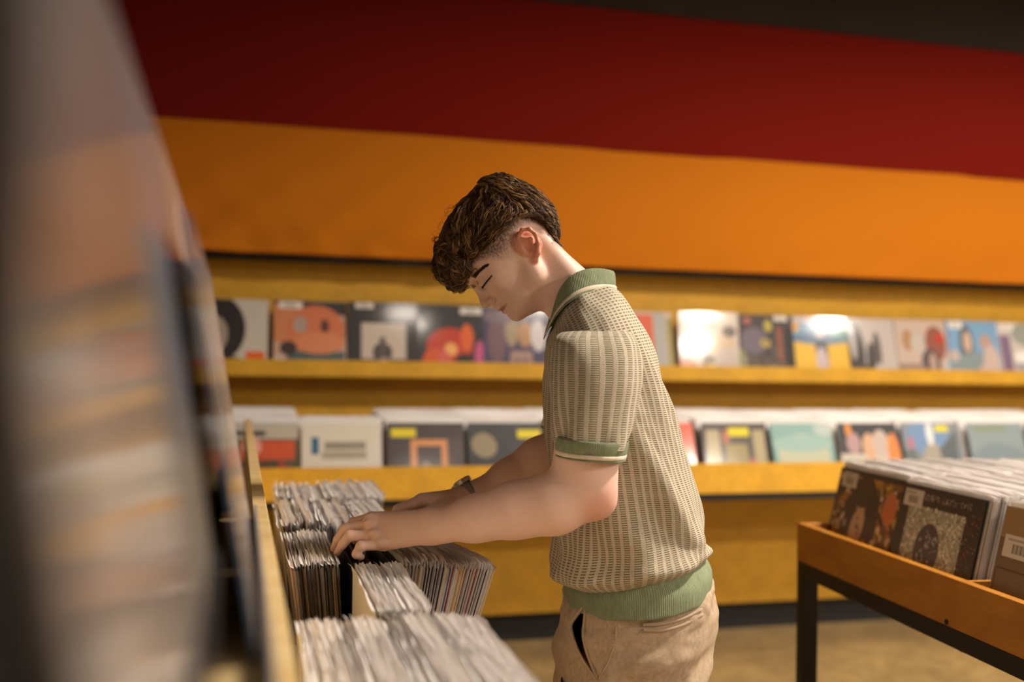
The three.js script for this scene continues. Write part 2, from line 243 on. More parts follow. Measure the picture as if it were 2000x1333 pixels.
const lower = [
  [.082, ['#57503c', ['r', 0, 0, 1, .2, '#b8b0a4'], ['r', .3, .22, .66, .24, '#c8502c'], ['e', .44, .3, .12, .12, '#d8a090'], ['s', .1, .4, .8, .5, '#9a3c24', [20, .06]], ['s', .1, .5, .8, .5, '#2c2620', [20, .08]], ['r', .2, .1, .4, .06, '#3c3a34']], 'blue', 'olive and red cover beside the wooden panel in the lower wall bin'],
  [.446, ['#d3ccc0', ['r', .12, .18, .09, .22, '#1f5c86'], ['r', .28, .24, .52, .10, '#8b8478'], ['r', .25, .36, .56, .10, '#a09888'], ['p', [[.24, 1], [.5, .62], [.6, .6], [.42, 1]], '', 0, 0, '#34302e'], ['e', .62, .9, .08, .1, '#5a443c'], ['r', .6, .95, .4, .05, '#7a6458']], 'white', 'white cover with a blue label and grey lettering in the lower wall bin'],
  [.815, ['#3a3032', ['f', .34, .26, .40, .9, '#d08a52', .085], ['e', .5, .66, .08, .16, '#7c6e68'], ['r', .78, .2, .22, .7, '#4a3e3c']], 'brown', 'dark brown cover with an orange frame in the lower wall bin', [[-.09, .272, .10, .035, yellowSticker]]],
  [1.180, ['#25262b', ['e', .22, .3, .18, .16, '#8a7c62', .6], ['e', .3, .9, .26, .1, '#6f6450'], ['e', .02, .8, .06, .1, '#7c7068']], 'dark', 'near black cover with a tan blob and yellow sticker beside the man\'s arm', [[.105, .265, .10, .035, yellowSticker]]],
  [1.558, ['#5a5450', ['r', .15, .2, .7, .5, '#a89a88'], ['r', .15, .78, .5, .06, '#c8bca8']], 'brown', 'taupe cover with a pale panel behind the man\'s arm in the lower wall bin'],
  [1.945, ['#d84c22', ['e', .6, .9, .3, .2, '#e88a4c'], ['r', .1, .1, .5, .3, '#b83c1c'], ['r', .86, .7, .14, .3, '#a09890']], 'dark', 'bright orange red cover peeking out behind the man\'s back'],
  [2.335, ['#3e3430', ['r', .06, .1, .2, .9, '#a89a74'], ['r', .78, .1, .18, .9, '#a3966f'], ['r', .34, .3, .34, .34, '#8a7a40'], ['e', .36, .2, .06, .1, '#a85a40'], ['e', .74, .6, .06, .1, '#a8504a'], ['e', .34, .66, .06, .1, '#a05040'], ['r', .3, .76, .42, .24, '#877040']], 'brown', 'brown cover with two cream columns in the lower wall bin', [[.02, .272, .10, .038, yellowSticker]]],
  [2.705, ['#7da3a0', ['e', .5, .46, .42, .3, '#b4b79e'], ['e', .5, .3, .5, .12, '#8fb0aa'], ['r', .2, .66, .16, .34, '#6c82a4'], ['r', .44, .66, .16, .34, '#7688a8'], ['r', .68, .66, .2, .34, '#6c80a2'], ['e', .9, .1, .2, .1, '#a9b8b4']], 'green', 'pale teal group picture cover in the lower wall bin'],
  [3.070, ['#c2b6ac', ['r', 0, 0, 1, .45, '#2f3036'], ['r', .04, .55, .42, .45, '#2f9aa0'], ['e', .24, .3, .12, .16, '#a88a8c'], ['e', .5, .35, .12, .2, '#c8a080'], ['e', .7, .3, .14, .2, '#b8a8a0'], ['e', .9, .45, .1, .3, '#d8803c'], ['e', .7, .88, .12, .14, '#d04838'], ['r', .48, .55, .12, .4, '#23222a'], ['e', .18, .1, .05, .1, '#d88a3c'], ['e', .88, .84, .07, .1, '#c83c44']], 'white', 'cover with teal and red patches in the lower wall bin'],
  [3.440, ['#78828c', ['e', .45, .2, .36, .26, '#6a8ab2'], ['e', .5, .7, .22, .4, '#9a9488'], ['e', .48, .16, .06, .18, '#dcdcdc'], ['e', .14, .3, .04, .1, '#b86070'], ['p', [[.6, .4], [.95, .1], [.9, 1], [.7, .8]], '', 0, 0, '#505a60'], ['r', 0, .4, .2, .6, '#5a6468']], 'brown', 'blue grey cover with a white central figure in the lower wall bin', [[.06, .285, .07, .03, yellowSticker]]],
  [3.830, ['#7f8f96', ['r', .1, .05, .6, .08, '#7a8a70'], ['e', .5, .6, .5, .3, '#73848c']], 'grey', 'plain steel grey glossy cover at the right end of the lower wall bin'],
  [4.200, ['#5d6468', ['e', .5, .6, .3, .3, '#8b8478']], 'grey', 'dim grey cover past the steel grey one in the lower wall bin'],
];
for (const [x, spec, col, label, st] of lower) record({ at: [x * .9, .7455, -3.995 - rr(0, .006)], lean: -rad(17 + rr(-1.2, 1.2)), yaw: rad(rr(-2, 2)), col, art: coverMat(spec, .12), label, stickers: st ?? [], plastic: false, group: 'records facing out in the lower wall bin' });
// the many records packed behind the front ones of the lower wall bin
function stack(name, label, parent, list) {
  const gs = [];
  for (const [x, y, z, lean, yaw, q] of list) {
    const mt = new THREE.Matrix4().makeRotationFromEuler(new THREE.Euler(lean, yaw, 0, 'YXZ')).setPosition(x, y, z);
    const a = sleeveGeos[q].clone().applyMatrix4(mt); gs.push(a);
  }
  const m = new THREE.Mesh(mergeGeometries(gs), plastic); m.name = name; m.castShadow = m.receiveShadow = true;
  m.userData = { label, category: 'records', kind: 'stuff' }; scene.add(m); return m;
}
{
  const l = [];
  const pack = (x, i, n, from) => { for (let k = 0; k < n; k++) l.push([x + rr(-.004, .004), .7455 + rnd() * .006 + k * .0004, from - k * .0150, -rad(16.6 - k * .34 + rr(-.6, .6)), rad(rr(-1.5, 1.5)), (k * 3 + i) % 8]); };
  lower.forEach(([x], i) => pack(x * .9, i, i === 1 ? 5 : 28, -4.036));
  stack('packed_records', 'white topped records packed behind the covers of the lower wall bin', scene, l);
}
// ---------------------------------------------------------------- display rack along the left side
// two leaning planes: a tall near bay and, stepping forwards, a low far bay
const rackX = (h) => -.065 + (1.5 - h) * .165, bayX = (h) => .020 - .175 * (h - 1.105);
const RL = Math.atan(.165), BL = Math.atan(.175);
M.rail = phys({ color: 0x8f97a3, roughness: .3, clearcoat: .6, clearcoatRoughness: .15 });
{
  const rack = thing('display_rack', 'leaning display rack of faced out records at the left edge', 'rack', [0, 0, -.75]);
  const Z = (z) => z + .75;
  const slab = (name, fx, ang, hLo, hHi, off, th, mat, za, zb) => {
    const L = (hHi - hLo) / Math.cos(ang), g = metric(new THREE.BoxGeometry(th, L, zb - za)); g.rotateZ(ang); const h = (hLo + hHi) / 2;
    g.translate(fx(h) - off - th / 2, h, Z((za + zb) / 2)); return part(name, g, mat, rack);
  };
  slab('back_panel', rackX, RL, .45, 1.56, .085, .014, M.black, -1.48, -.19);
  slab('back_panel', bayX, BL, .86, 1.12, .040, .012, M.black, -1.37, -.86);
  part('ledge', boxAt(rackX(1.185) - .07, rackX(1.185) + .004, 1.171, 1.184, Z(-1.48), Z(-.20), .002), M.black, rack);
  part('ledge', boxAt(rackX(.83) - .115, rackX(.83) - .040, .816, .829, Z(-.85), Z(-.20), .002), M.black, rack);
  part('ledge', boxAt(bayX(1.105) - .05, bayX(1.105) + .004, 1.088, 1.104, Z(-1.37), Z(-.30), .002), M.pine, rack);
  part('ledge_rail', boxAt(bayX(1.105) + .0035, bayX(1.105) + .0066, 1.070, 1.122, Z(-1.37), Z(-.30)), M.rail, rack, 'bluish grey rail along the ledge');
  for (const z of [-1.44, -.84, -.22]) part('post', boxAt(-.185, -.160, 0, 1.5, Z(z) - .02, Z(z) + .02, .002), M.black, rack);
  for (const z of [-1.34, -.22]) part('foot', boxAt(-.42, -.10, 0, .03, Z(z) - .03, Z(z) + .03), M.black, rack);
  part('end_upright', boxAt(-.185, -.0355, 0, 1.62, Z(-.205), Z(-.190), .002), M.black, rack, 'black end upright nearest the camera');
  const arts = [
    [['#7c736c', ['r', 0, 0, 1, .3, '#847c76'], ['e', .4, .75, .5, .3, '#988c84'], ['r', .1, .45, .7, .12, '#6c625a']], 'grey', 'glossy grey sleeve nearest the camera on the rack\'s top row'],
    [['#8d8a8a', ['e', .5, .4, .3, .3, '#7e8494'], ['r', 0, .75, 1, .25, '#a89c90']], 'grey', 'pale grey sleeve with a bluish disc, second on the rack\'s top row'],
    [['#a39a92', ['r', 0, .5, 1, .2, '#a88c5c'], ['e', .6, .25, .25, .15, '#cfc6c0']], 'tan', 'beige sleeve with a tan band, third on the rack\'s top row'],
    [['#7f8696', ['e', .5, .6, .4, .3, '#a7a4ac']], 'blue', 'slate blue sleeve, fourth on the rack\'s top row'],
  ];
  arts.forEach(([spec, col, label], k) => record({ at: [rackX(1.186) - .004, 1.186, -.368 - .3155 * k], yaw: Math.PI / 2, lean: -RL, col, art: coverMat(spec, .13, 96, .0008), label, plastic: false, group: 'records on the rack\'s top row' }));
  const arts2 = [
    [['#c2b2ac', ['e', .5, .5, .3, .3, '#a89c98']], 'white', 'pinkish white sleeve nearest the camera on the rack\'s lower row'],
    [['#bfb2aa', ['r', 0, .2, 1, .2, '#b08c84']], 'pink', 'pale sleeve with a pink band, second on the rack\'s lower row'],
  ];
  arts2.forEach(([spec, col, label], k) => record({ at: [rackX(.831) - .050, .831, -.368 - .3155 * k], yaw: Math.PI / 2, lean: -RL, col, art: coverMat(spec, .13, 96, .0008), label, plastic: false, group: 'records on the rack\'s lower row' }));
  const arts3 = [
    [['#a59c98', ['r', 0, .2, 1, .16, '#c9c2bc'], ['e', .5, .7, .3, .2, '#a88858']], 'blue', 'off white sleeve with a tan oval in the rack\'s low far bay'],
    [['#8d93a2', ['e', .5, .5, .3, .4, '#b8a898']], 'blue', 'slate sleeve with a beige oval at the far end of the rack'],
  ];
  arts3.forEach(([spec, col, label], k) => record({ at: [bayX(1.1055) - .003, 1.1045, -.885 - .3155 * k], yaw: Math.PI / 2, lean: -BL, col, art: coverMat(spec, .13, 96, .0008), label, plastic: false, group: 'records in the rack\'s low far bay' }));
}

// ---------------------------------------------------------------- long record bin in front of the rack
const BIN_FLOOR = .645;
{
  const bin = thing('record_bin', 'long pine record bin in front of the man', 'bin', [.22, 0, -1.6]);
  const X = (x) => x - .22, Z = (z) => z + 1.6;
  part('back_panel', boxAt(X(.027), X(.050), .50, 1.07, Z(-3.93), Z(.10), .002), M.pine, bin, 'light pine panel between rack and bin');
  part('floor_board', boxAt(X(.050), X(.415), BIN_FLOOR - .02, BIN_FLOOR - .001, Z(-2.92), Z(-.70), .002), M.pine, bin);
  part('front_board', boxAt(X(.405), X(.425), .60, .735, Z(-2.92), Z(-.70), .002), M.pine, bin);
  for (const z of [-.70, -1.04, -1.375, -1.722, -2.075, -2.46, -2.80]) part('divider', boxAt(X(.050), X(.405), BIN_FLOOR - .001, .74, Z(z) - .004, Z(z) + .004), M.pine, bin);
  for (const z of [-2.88, -.78]) for (const x of [.07, .39]) part('leg', boxAt(X(x) - .02, X(x) + .02, 0, BIN_FLOOR - .02, Z(z) - .02, Z(z) + .02, .002), M.steel, bin);
  part('rail', boxAt(X(.09), X(.37), .12, .15, Z(-2.88) - .015, Z(-2.88) + .015), M.steel, bin); part('rail', boxAt(X(.09), X(.37), .12, .15, Z(-.78) - .015, Z(-.78) + .015), M.steel, bin);
}
const ORD = ['first', 'second', 'third', 'fourth', 'fifth', 'sixth', 'seventh', 'eighth', 'ninth', 'tenth', 'eleventh', 'twelfth', 'thirteenth', 'fourteenth', 'fifteenth', 'sixteenth', 'seventeenth', 'eighteenth', 'nineteenth', 'twentieth'];
const TENS = ['', '', 'twenty', 'thirty', 'forty'];
const ordinal = (k) => k < 20 ? ORD[k] : (k + 1) % 10 ? `${TENS[Math.floor((k + 1) / 10)]} ${ORD[(k + 1) % 10 - 1]}` : TENS[(k + 1) / 10].replace(/y$/, 'ieth');
function row(z, n, xa, xb, la, lb, cols, where, group, o = {}) {
  for (let k = 0; k < n; k++) {
    const t = n > 1 ? k / (n - 1) : 0, lean = rad(lerp(la, lb, t) + rr(-1, 1) * (o.jit ?? .8)), top = lerp(xa, xb, t) + rr(-1, 1) * .0006, c = cols[k % cols.length];
    const yaw = Math.PI / 2 + rad((o.ya ?? 0) + ((o.yb ?? 0) - (o.ya ?? 0)) * t + rr(-1, 1) * (o.yj ?? .3));
    const zc = z + rr(-1, 1) * (o.zj ?? .005), x = top - Math.sin(lean) * .32, y = BIN_FLOOR + Math.abs(Math.sin(lean)) * .0025 + .0005 + rnd() * (o.lift ?? .003);
    record({ at: [x - (o.yb ? Math.sin(yaw - Math.PI / 2) * .15 : 0), y, zc], lean, yaw, col: c, plastic: !(k < (o.bare ?? 0)), label: `${c} edged record, ${ordinal(k)} from the left ${where}`, group });
  }
}
const shuffleCols = (list, n) => Array.from({ length: n }, () => list[Math.floor(rnd() * list.length)]);
row(-1.206, 26, .083, .182, -5, -1, shuffleCols(['white', 'white', 'grey', 'pink', 'white', 'tan'], 26), 'in the nearest bundle by the pine panel', 'nearest bin row, left bundle');
row(-1.206, 30, .197, .313, 0, 7, ['brown', 'white', ...shuffleCols(['white', 'white', 'grey', 'tan', 'white'], 12), 'red', ...shuffleCols(['white', 'white', 'grey', 'blue'], 15)], 'in the nearest right hand bundle', 'nearest bin row, right bundle');
row(-1.550, 18, .192, .258, 0, 3, ['brown', 'tan', ...shuffleCols(['white', 'white', 'grey', 'white'], 16)], 'in the upright bundle below the near hand', 'upright bundle below the near hand', { jit: .5 });
row(-1.900, 22, .094, .168, -8, -4, ['pink', 'white', 'grey', 'brown', 'brown', 'tan', 'dark', 'brown', 'brown', 'tan', 'brown', 'white', 'dark', 'cream', 'white', 'brown', 'dark', 'grey', 'brown', 'tan', 'dark', 'grey'], 'in the bundle before the fingers', 'flipped row left of the fingers');
row(-1.900, 3, .196, .226, 0, 3, ['dark', 'brown', 'dark'], 'held open by the near hand', 'records held open by the near hand', { zj: .002, bare: 3 });
row(-1.882, 30, .262, .440, 4, 18, ['dark', 'dark', 'dark', 'olive', 'grey', 'brown', 'olive', 'tan', 'cream', 'dark', 'dark', 'dark', 'dark', 'brown', 'dark', 'cream', 'blue', 'red', 'white', 'yellow', 'yellow', 'tan', 'brown', 'tan', 'red', 'brown', 'grey', 'dark', 'white', 'cream'], 'in the bundle under his forearm', 'row leaning towards the man', { ya: 1, yb: 9, jit: .3, zj: .003, bare: 3 });
row(-2.268, 40, .092, .318, -6, 8, shuffleCols(['white', 'tan', 'brown', 'grey', 'dark', 'cream', 'brown', 'white', 'red'], 40), 'in the messy bundle behind the near hand', 'messy bundle behind the near hand', { jit: 4, yj: 1.2, lift: .016, zj: .012 });
row(-2.632, 28, .095, .345, -4, 6, shuffleCols(['white', 'grey', 'tan', 'white', 'blue'], 28), 'in the farthest bundle of the bin', 'farthest bundle of the bin', { jit: 2, lift: .012 });

// ---------------------------------------------------------------- table of records on the right
{
  const ang = Math.atan2(-.083, .9966), O = [1.487, 0, -2.511];
  const tab = thing('record_table', 'wooden tray table on black steel legs holding records at right', 'table', O); tab.rotation.y = ang;
  const W = 1.30, L = 2.30;
  part('front_lip', boxAt(0, .022, .777, .879, 0, L, .002), M.ply, tab); part('rear_lip', boxAt(W - .022, W, .777, .879, 0, L, .002), M.ply, tab);
  part('end_lip', boxAt(.022, W - .022, .777, .879, 0, .022, .002), M.ply, tab); part('end_lip', boxAt(.022, W - .022, .777, .879, L - .022, L, .002), M.ply, tab);
  part('tray_floor', boxAt(.11, W - .11, .712, .727, .11, L - .11), M.ply, tab);
  part('centre_board', boxAt(.64, .66, .727, 1.005, .022, L - .022, .002), M.ply, tab);
  for (const z of [.346, .705, 1.09, 1.47, 1.86]) { part('divider', boxAt(.022, .64, .727, .872, z - .006, z + .006), M.ply, tab); part('divider', boxAt(.66, W - .022, .727, .872, z - .006, z + .006), M.ply, tab); }
  const bar = (a, b, c, d, e, f, n = 'frame_bar') => part(n, boxAt(a, b, c, d, e, f, .002), M.steel, tab);
  bar(.001, .043, .737, .777, .043, L - .043); bar(W - .043, W - .001, .737, .777, .043, L - .043); bar(.043, W - .043, .737, .777, .001, .043 - .042 + .04); bar(.043, W - .043, .737, .777, L - .041, L - .001);
  for (const x of [.001, W - .043]) for (const z of [.001, L - .043]) bar(x, x + .042, 0, .777, z, z + .042, 'leg');
  // tiny screw heads under the lip
  for (const z of [.69, 1.10, 1.62]) { const s = new THREE.CylinderGeometry(.006, .006, .003, 10); s.rotateZ(Math.PI / 2); s.translate(-.0015 + .001, .785, z); part('screw', s, M.steel, tab); }
  const loc = (x, y, z) => { const c = Math.cos(ang), s = Math.sin(ang); return [O[0] + x * c + z * s, y, O[2] - x * s + z * c]; };
  const gold = ['#4a2a18', ['s', 0, 0, 1, 1, '#cf9430', [120, .06]], ['s', 0, 0, 1, 1, '#f4c868', [110, .04]], ['s', 0, 0, 1, 1, '#6a3418', [70, .05]], ['e', .46, .46, .27, .44, '#3a1c14'], ['s', .2, .04, .5, .86, '#3a1c14', [60, .045]], ['e', .44, .46, .10, .17, '#d8bca4', .2], ['e', .40, .82, .15, .22, '#d2b094', .3], ['s', .3, .62, .3, .36, '#5a2c1c', [18, .03]], ['s', .02, .05, .22, .9, '#fff2dc', [30, .035]], ['s', .72, .1, .26, .9, '#fff2dc', [30, .035]], ['s', .1, .72, .8, .28, '#c06a24', [40, .04]], ['s', .3, .5, .3, .5, '#a8502c', [10, .03]], ['r', 0, 0, 1, .04, '#1c1310'], ['r', 0, 0, .03, 1, '#2a1a14'], ['s', .33, .3, .22, .6, '#7a4630', [26, .025]], ['s', .36, .3, .16, .3, '#d8bca4', [14, .03]]];
  const grid = ['#2a2024', ['r', .12, .14, .70, .86, '#b4b2a6'], ['s', .12, .14, .70, .86, '#fbf9ec', [640, .016]], ['s', .12, .14, .70, .86, '#5c564c', [300, .011]], ['e', .44, .45, .15, .2, '#4c4450'], ['s', .34, .3, .22, .34, '#b8b0bc', [60, .018]], ['s', .34, .5, .24, .26, '#3a2c30', [40, .022]], ['s', .3, .76, .3, .2, '#c8b040', [26, .025]], ['s', .12, .5, .18, .4, '#8a7a4c', [40, .018]], ['s', .82, .1, .16, .9, '#8a2c24', [70, .014]], ['s', .82, .1, .16, .9, '#d0c8bc', [60, .008]], ['t', .30, .085, 'BRIGHT GREEN FLOWERS', .052, '#b8a8a0']];
  grid[grid.length - 1] = ['s', .30, .045, .55, .045, '#b8a8a0', [150, .008]];
  const tanCover = ['#7a624c', ['r', 0, 0, 1, .2, '#a8865c'], ['p', [[.35, .2], [.6, .05], [1, .1], [1, .4], [.5, .3]], '', 0, 0, '#4a2018'], ['f', .02, .4, .40, .34, '#4e3c2c', .012], ['f', .44, .36, .50, .4, '#4e3c2c', .012], ['p', [[.1, 1], [.3, .8], [.7, .66], [.8, .9], [.6, 1]], '', 0, 0, '#cf8a3c'], ['e', .55, .9, .3, .1, '#c07a30'], ['s', .6, .4, .4, .4, '#a8803c', [40, .02]]];
  const brown = ['#4a3a34', ['e', .5, .5, .3, .3, '#8a6a4c']];
  const fronts = [
    [.045, .024, gold, 'brown', 'gold and brown patterned cover, farthest in the table\'s front row', [[-.098, .285, .075, .040], [.118, .235, .058, .085, 'oval']]],
    [.026, .366, grid, 'dark', 'black and white mosaic cover in the middle of the table\'s front row', [[-.105, .283, .075, .040]]],
    [.026, .742, tanCover, 'cream', 'tan drawn cover with barcode sticker at the photo\'s right edge', [[-.085, .235, .11, .045]]],
    [.026, 1.125, brown, 'brown', 'brown cover with a tan disc, nearest in the table\'s front row', []],
  ];
  fronts.forEach(([x, z, spec, col, label, st], i) => {
    const r = record({ at: loc(x + .004, .7275, z + LP / 2), yaw: -Math.PI / 2 + ang, lean: -rad(13), col, art: coverMat(spec, .25, 320), label, plastic: false, group: 'covers facing the man on the table', stickers: st.filter((s) => s[4] !== 'oval') });
    for (const s of st) if (s[4] === 'oval') { const g = new THREE.CylinderGeometry(.5, .5, .0006, 24); g.rotateX(Math.PI / 2); g.scale(s[2], s[3], 1); const m = part('sticker', g, peachSticker, r, 'round peach sticker'); m.position.set(s[0], s[1], .0026); }
    // records directly behind the front cover, each its own
    const cols = i === 1 ? ['brown', 'cream', 'red', 'white', 'dark', 'dark', 'white', 'grey'] : ['dark', 'white', 'grey', 'white', 'cream', 'white', 'tan', 'white'];
    cols.forEach((c, k) => record({ at: loc(x + .010 + k * .0052, .7275, z + LP / 2 + rr(-.004, .006) + (i === 1 ? .004 : 0)), yaw: -Math.PI / 2 + ang + rad(rr(-.3, .3)), lean: -rad(13), col: c, label: `${c} edged record, ${ordinal(k)} behind the ${['gold patterned', 'black and white mosaic', 'tan drawn', 'nearest brown'][i]} cover`, group: `records behind the ${['gold', 'mosaic', 'tan', 'brown'][i]} cover` }));
  });
  const l = [];
  fronts.forEach(([x, z], i) => {
    for (let k = 0; k < 62; k++) { const [a, b, c] = loc(x + .056 + k * .0080, .7275 + rnd() * .006, z + LP / 2 + rr(-.006, .006)); l.push([a, b, c, -rad(13 - k * .12 + rr(-.5, .5)), -Math.PI / 2 + ang + rad(rr(-.6, .6)), (k * 3 + i) % 8]); }
    for (let k = 0; k < 60; k++) { const [a, b, c] = loc(.70 + k * .0085, .7275 + rnd() * .006, z + LP / 2 + rr(-.006, .006)); l.push([a, b, c, rad(3 + rr(-.8, .8)), -Math.PI / 2 + ang + rad(rr(-.6, .6)), (k * 3 + i) % 8]); }
  });
  stack('packed_records', 'white topped records packed in the tray of the right hand table', scene, l);
}
// ---------------------------------------------------------------- the man
// all of him is laid out first in a frame x right, y up, z towards the viewer, then set into the room
const CM = camera.matrixWorld.clone();
const c3 = (px, py, d) => V((px - 1000) / 2000 * d, -(py - 666.5) / 2000 * d, -d);
const BASE = V(.70, 0, -1.80);
const toRoom = (g) => { g.applyMatrix4(CM); g.translate(-BASE.x, -BASE.y, -BASE.z); return g; };
const roomPoint = (v) => v.clone().applyMatrix4(CM).sub(BASE);
const man = thing('person', 'young man in ribbed green and cream knit polo flipping through records', 'person', BASE.toArray());

// signed distance pieces
const smin = (a, b, k) => { const h = Math.max(k - Math.abs(a - b), 0) / k; return Math.min(a, b) - h * h * k * .25; };
const smax = (a, b, k) => -smin(-a, -b, k);
function ell(cx, cy, cz, rx, ry, rz, rot = 0) {  // rot turns it in the x y plane
  const co = Math.cos(rot), si = Math.sin(rot);
  return (x, y, z) => { const X = x - cx, Y = y - cy, u = co * X + si * Y, v = -si * X + co * Y, w = z - cz; const k0 = Math.hypot(u / rx, v / ry, w / rz), k1 = Math.hypot(u / (rx * rx), v / (ry * ry), w / (rz * rz)); return k1 < 1e-9 ? -Math.min(rx, ry, rz) : k0 * (k0 - 1) / k1; };
}
function cone(a, b, ra, rb) {
  const dx = b[0] - a[0], dy = b[1] - a[1], dz = b[2] - a[2], L = dx * dx + dy * dy + dz * dz || 1e-9;
  return (x, y, z) => { const X = x - a[0], Y = y - a[1], Z = z - a[2], t = clamp((X * dx + Y * dy + Z * dz) / L, 0, 1); return Math.hypot(X - dx * t, Y - dy * t, Z - dz * t) - lerp(ra, rb, t); };
}
function nets(f, lo, hi, h) {  // surface nets
  const n = [0, 1, 2].map((i) => Math.ceil((hi[i] - lo[i]) / h) + 1), [nx, ny, nz] = n, F = new Float32Array(nx * ny * nz);
  for (let k = 0, q = 0; k < nz; k++) for (let j = 0; j < ny; j++) for (let i = 0; i < nx; i++) F[q++] = f(lo[0] + i * h, lo[1] + j * h, lo[2] + k * h);
  const id = new Int32Array(nx * ny * nz).fill(-1), pos = [], idx = [], sx = 1, sy = nx, sz = nx * ny, co = [0, sx, sy, sx + sy, sz, sx + sz, sy + sz, sx + sy + sz];
  const E = [[0, 1], [2, 3], [4, 5], [6, 7], [0, 2], [1, 3], [4, 6], [5, 7], [0, 4], [1, 5], [2, 6], [3, 7]];
  for (let k = 0; k < nz - 1; k++) for (let j = 0; j < ny - 1; j++) for (let i = 0; i < nx - 1; i++) {
    const b = i + j * sy + k * sz; let m = 0; for (let c = 0; c < 8; c++) if (F[b + co[c]] < 0) m |= 1 << c; if (m === 0 || m === 255) continue;
    let X = 0, Y = 0, Z = 0, cnt = 0;
    for (const [p, r] of E) { const a = F[b + co[p]], d = F[b + co[r]]; if ((a < 0) === (d < 0)) continue; const t = a / (a - d); X += lerp(p & 1, r & 1, t); Y += lerp(p >> 1 & 1, r >> 1 & 1, t); Z += lerp(p >> 2 & 1, r >> 2 & 1, t); cnt++; }
    id[b] = pos.length / 3; pos.push(lo[0] + (i + X / cnt) * h, lo[1] + (j + Y / cnt) * h, lo[2] + (k + Z / cnt) * h);
  }
  for (let k = 1; k < nz - 1; k++) for (let j = 1; j < ny - 1; j++) for (let i = 1; i < nx - 1; i++) {
    const b = i + j * sy + k * sz, a = F[b] < 0;
    for (const [s, u, v] of [[sx, sy, sz], [sy, sz, sx], [sz, sx, sy]]) { if (a === (F[b + s] < 0)) continue; const A = id[b], B = id[b - u], C = id[b - u - v], D = id[b - v]; if (A < 0 || B < 0 || C < 0 || D < 0) continue; if (a) idx.push(A, B, C, A, C, D); else idx.push(A, C, B, A, D, C); }
  }
  const nor = new Float32Array(pos.length), e = h * .5;
  for (let i = 0; i < pos.length; i += 3) { const x = pos[i], y = pos[i + 1], z = pos[i + 2]; const gx = f(x + e, y, z) - f(x - e, y, z), gy = f(x, y + e, z) - f(x, y - e, z), gz = f(x, y, z + e) - f(x, y, z - e), l = Math.hypot(gx, gy, gz) || 1; nor[i] = gx / l; nor[i + 1] = gy / l; nor[i + 2] = gz / l; }
  const g = new THREE.BufferGeometry(); g.setAttribute('position', new THREE.Float32BufferAttribute(pos, 3)); g.setAttribute('normal', new THREE.BufferAttribute(nor, 3)); g.setIndex(idx); return g;
}
function paint(g, fn) { const p = g.attributes.position, c = new Float32Array(p.count * 3); for (let i = 0; i < p.count; i++) c.set(fn(p.getX(i), p.getY(i), p.getZ(i)), i * 3); g.setAttribute('color', new THREE.BufferAttribute(c, 3)); return g; }
const lin = (hex) => { const c = new THREE.Color(hex); return [c.r, c.g, c.b]; };
const mix3 = (a, b, t) => [lerp(a[0], b[0], t), lerp(a[1], b[1], t), lerp(a[2], b[2], t)];
const skinC = lin(0xe9c6b4), redC = lin(0xd78d78), lipC = lin(0xb5695a), stubC = lin(0x4a3424), earGlowC = lin(0xd67a55);

// ---- head: frame (D towards the chin, F out of the face, S to the side), in units of 1/1052 m from the brow
const U = 1.9 / 2000, TURN = rad(5);
const HD = V(.823, -.568, 0), HF0 = V(-.568, -.823, 0), HS0 = V(0, 0, 1);
const HF = HF0.clone().multiplyScalar(Math.cos(TURN)).addScaledVector(HS0, Math.sin(TURN)), HS = HS0.clone().multiplyScalar(Math.cos(TURN)).addScaledVector(HF0, -Math.sin(TURN));
const HG = c3(912, 556, 1.9).add(HF.clone().multiplyScalar(0));
// turn about the neck so that the ear stays in place
const HG2 = HG.clone().add(HF0.clone().multiplyScalar(-100 * U)).add(HF.clone().multiplyScalar(100 * U));
const headM = new THREE.Matrix4().makeBasis(HD, HF, HS).scale(V(U, U, U)).setPosition(HG2);
const hp = (D, F, S) => V(D, F, S).applyMatrix4(headM);
const sym = (f) => (x, y, z) => f(x, y, Math.abs(z));
const HP = [
  [ell(4, -103, 0, 96, 101, 77), 1],
  [ell(30, -68, 0, 62, 60, 66), 26],
  [ell(62, -58, 0, 62, 50, 52), 22],
  [sym(cone([98, -84, 46], [112, -12, 12], 16, 14)), 24],
  [sym(cone([60, -105, 60], [104, -82, 48], 14, 15)), 22],
  [ell(92, -44, 0, 34, 44, 34), 18],
  [ell(111, -9, 0, 15, 16, 18), 12],
  [ell(125, -60, 0, 22, 38, 26), 22],
  [cone([104, -112, 0], [232, -84, 0], 52, 64), 18],
  [sym(cone([70, -150, 34], [200, -110, 40], 14, 18)), 24],
  [sym(ell(44, -42, 42, 20, 24, 18)), 16],
  [sym(ell(3, -12, 20, 8, 11, 24)), 12],
  [cone([13, -14, 0], [48, 9, 0], 6.5, 8.5), 8],
  [ell(52, 9, 0, 8.5, 9.5, 9), 6],
  [sym(ell(57.5, -2, 11.5, 7.5, 9, 7)), 4],
  [ell(70, -4, 0, 9, 13, 24), 8],
  [ell(78.5, 1.5, 0, 5.5, 8.5, 18), 4],
  [ell(89.5, -1, 0, 6, 8.5, 17), 4],
];
const headP = (x, y, z) => { let d = 1e3; for (const [f, k] of HP) d = smin(d, f(x, y, z), k); return d; };
const frontF = (D, S) => { let F = 40; for (let i = 0; i < 400; i++) { const d = headP(D, F, S); if (d < .05) break; F -= Math.max(.05, d * .5); } return F; };
